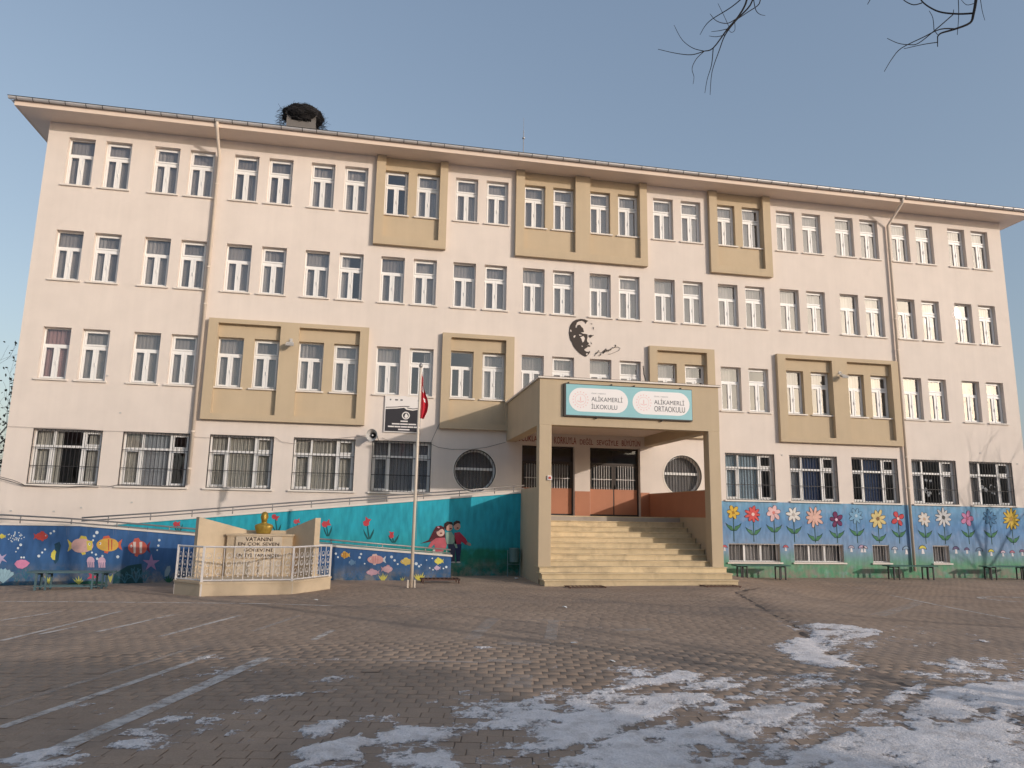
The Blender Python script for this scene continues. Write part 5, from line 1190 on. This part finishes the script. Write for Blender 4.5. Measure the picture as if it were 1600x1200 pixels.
bare_tree('leafy_tree', 'tree with a few dark leaves behind the left end of the building', -18.6, 9.0, 4, 7.2, .16, 5, 2)
bare_tree('bare_tree', 'bare forked tree outside the frame on the right, shading the painted garden', 29.2, -7.6, 21, 6.6, .17, 4, 0, 'bare yard trees', first=.42, spread=.5)
bare_tree('bare_tree', 'bare yard tree right of the camera', 17.0, -19.5, 33, 8.0, .17, 5, 0, 'bare yard trees')
bare_tree('bare_tree', 'bare yard tree behind the camera', 13.0, -27.5, 45, 8.5, .19, 5, 0, 'bare yard trees')
bare_tree('bare_tree', 'bare yard tree farther behind the camera', 6.0, -30.0, 57, 8.0, .18, 5, 0, 'bare yard trees')
# overhanging tree at the right whose twig ends reach into the top of the view
ov = thing('overhanging_tree', 'bare tree whose dark twigs hang into the sky at the upper right', 'tree', (7.6, -21.6, zg(7.6, -21.6)))
oo = Vector((-7.6, 21.6, -zg(7.6, -21.6)))
def ovp(p, d): return CAM+ray(p)*d
def twigs(lst, name='branch'):
    for pts, r0, r1, d0, d1 in lst:
        mb = MB()
        n = len(pts); P = [ovp(p, d0+(d1-d0)*i/(n-1)) for i, p in enumerate(pts)]
        # smooth
        Q = []
        for i in range(n-1):
            for k in range(4):
                t = k/4; p0, p1, p2, p3 = P[max(i-1, 0)], P[i], P[i+1], P[min(i+2, n-1)]
                Q.append(.5*((2*p1)+(p2-p0)*t+(2*p0-5*p1+4*p2-p3)*t*t+(3*p1-p0-3*p2+p3)*t*t*t))
        Q.append(P[-1]); mb.tube(Q, [r0+(r1-r0)*i/(len(Q)-1) for i in range(len(Q))], 5, cap=False)
        o = mb.build(name, 'twig', ov); o.location = oo
T_ = zm(1000, 0, 2.6667)
q_ = lambda *p: [T_(a, b) for a, b in p]
twigs([(q_((455,-60),(440,15),(405,75),(365,120),(305,200),(268,213)), .011, .005, 7, 7), (q_((480,-50),(460,20),(400,85),(355,145),(330,210),(300,300),(292,395)), .009, .0025, 7, 7.1), (q_((268,213),(215,228),(150,222),(75,205)), .005, .0025, 7, 6.9),
       (q_((268,213),(220,200),(175,165),(142,105)), .004, .0022, 7, 7.2), (q_((268,213),(235,245),(217,285),(225,320),(221,350)), .004, .002, 7, 6.9), (q_((305,200),(298,270),(280,330),(270,388)), .005, .0022, 7, 7.1),
       (q_((440,-20),(380,30),(300,80),(270,110),(250,145)), .006, .0025, 7.1, 7.3), (q_((405,75),(365,97),(320,88),(292,58)), .005, .0024, 7, 6.8), (q_((365,120),(330,128),(297,132)), .004, .002, 7, 7), (q_((355,145),(320,153),(288,150)), .004, .002, 7, 7), (q_((372,115),(352,70),(325,15)), .003, .002, 7, 7.1),
       (q_((500,-40),(497,15),(450,50),(390,90)), .006, .004, 7.1, 7), (q_((470,-30),(480,35),(497,58),(522,65)), .005, .002, 7.1, 7.2), (q_((395,95),(395,125),(380,135),(365,118)), .003, .002, 7, 7), (q_((975,-30),(948,18)), .005, .003, 7, 7)])
twigs([(q_((1410,-80),(1400,0),(1390,55),(1375,95),(1310,122),(1255,138),(1240,152)), .017, .007, 7.5, 7.5), (q_((1240,152),(1240,195)), .006, .004, 7.5, 7.5), (q_((1240,176),(1180,185),(1100,203)), .005, .003, 7.5, 7.4), (q_((1310,120),(1250,122),(1180,155),(1090,200),(1050,245),(1018,298)), .007, .003, 7.5, 7.3),
       (q_((1305,60),(1230,125),(1160,180),(1120,186),(1075,180),(1030,160)), .006, .003, 7.5, 7.3), (q_((1390,55),(1330,58),(1260,52),(1215,35),(1175,5),(1150,-40)), .010, .006, 7.5, 7.7), (q_((1175,12),(1140,20),(1105,5),(1080,-20)), .006, .004, 7.6, 7.6), (q_((1225,125),(1220,75),(1205,45)), .004, .0025, 7.5, 7.5), (q_((1240,145),(1225,125)), .004, .003, 7.5, 7.5),
       (q_((1325,-30),(1328,60),(1322,145)), .0045, .003, 7.8, 7.8), (q_((1415,-30),(1425,40),(1437,85)), .004, .002, 7.9, 7.9), (q_((1390,15),(1360,20),(1335,-5)), .004, .002, 7.6, 7.6), (q_((1305,60),(1307,40)), .004, .003, 7.5, 7.5)])
lt, rt = ovp(T_(460, -60), 7), ovp(T_(1410, -80), 7.5)
hub = Vector((7.3, -21.5, 6.3)); gz_ = zg(7.6, -21.6)
mb = MB(); mb.tube([(7.6, -21.6, gz_-.2), (7.55, -21.55, 2.2), (7.45, -21.6, 4.4), hub], [.17, .14, .12, .10], 10, cap=False); o = mb.build('trunk', 'bark', ov, True); o.location = oo
mb = MB(); top = Vector((5.6, -20.6, 8.6)); mb.tube([hub, Vector((6.4, -21.0, 7.8)), top, Vector((rt.x+.15, rt.y-.05, rt.z+.55)), rt], [.09, .07, .045, .025, .017], 7, cap=False)
mb.tube([top, Vector((4.4, -20.2, 9.0)), Vector((3.2, -19.9, 8.4)), lt+Vector((.08, 0, .35)), lt], [.04, .03, .02, .014, .011], 6, cap=False)
for e in (ovp(T_(480, -50), 7), ovp(T_(500, -40), 7.1), ovp(T_(440, -20), 7.1), ovp(T_(470, -30), 7.1)): mb.tube([lt+Vector((.08, 0, .35)), e], [.010, .006], 4, cap=False)
for e in (ovp(T_(1150, -40), 7.7), ovp(T_(975, -30), 7), ovp(T_(1325, -30), 7.8), ovp(T_(1415, -30), 7.9)): mb.tube([Vector((rt.x+.15, rt.y-.05, rt.z+.55)), e], [.012, .005], 4, cap=False)
o = mb.build('limb', 'bark', ov, True); o.location = oo
segs, _ = grow(9, 3.4, .08, 5, first=.28)
mb = MB(); 
for pts, rad, lv in segs: mb.tube([p+hub for p in pts], [max(a, .004) for a in rad], 4, cap=False)
o = mb.build('crown', 'bark_grey', ov); o.location = oo
# ------------------------------------------------------------------ unseen house added behind the camera to cast shade over the near yard
hx, hy = 17.0, -36.0; ang = math.atan2(7.0, -30.0)
hs2 = thing('shadow_house', 'two storey plastered house added unseen behind the viewer to shade the near yard', 'house', (hx, hy, .4), ang)
L_, Wd, Hh = 32.0, 9.0, 6.3
hm = MB(); hm.box(0, L_, 0, Wd, -.6, Hh); hm.build('wall', 'house_wall', hs2)
rf = MB(); rf.prism([(-.5, -.5, Hh), (-.5, Wd+.5, Hh), (-.5, Wd/2, Hh+1.6)], (L_+1, 0, 0)); rf.build('roof', 'house_roof', hs2)
for k in range(10):
    for z in (.9, 3.9):
        x = 1.4+k*3.1; wn = MB(); rect_frame(wn, 0, 1.3, 0, 1.4, .06, -.03, .02); o = wn.build('window', 'pvc', hs2, loc=(x, -.005, z)); MB().box(.06, 1.24, -.012, -.003, .06, 1.34).build('pane', 'dark_frame', o)

# ------------------------------------------------------------------ more unseen houses, added behind the viewer to block low sky glow from pane reflections
for k, (x, y, L2, H2, a2) in enumerate(((30, -70, 23, 9.5, 3.927), (47, -53, 23, 10.2, 3.927), (64, -36, 23, 9.8, 3.927), (81, -19, 23, 10.5, 3.927), (-34, -48, 18, 8.0, 3.4), (-52, -34, 16, 7.5, 3.7))):
    hh = thing('sky_blocker_house', 'plain two storey house added behind the viewer to block low sky in the panes, %s of the row' % ('first', 'second', 'third', 'fourth', 'fifth', 'last')[k], 'house', (x, y, 0), a2, 'added houses behind the viewer')
    MB().box(-L2/2, L2/2, 0, 9, -.6, H2).build('wall', 'house_wall', hh)
    rf = MB(); rf.prism([(-L2/2-.4, -.5, H2), (-L2/2-.4, 9.5, H2), (-L2/2-.4, 4.5, H2+1.5)], (L2+.8, 0, 0)); rf.build('roof', 'house_roof', hh)
    for q in range(int(L2/3.2)):
        for z in (1.0, 4.2): MB().box(-L2/2+1+q*3.1, -L2/2+2.3+q*3.1, -.03, .0, z, z+1.4).build('window', 'dark_frame', hh)
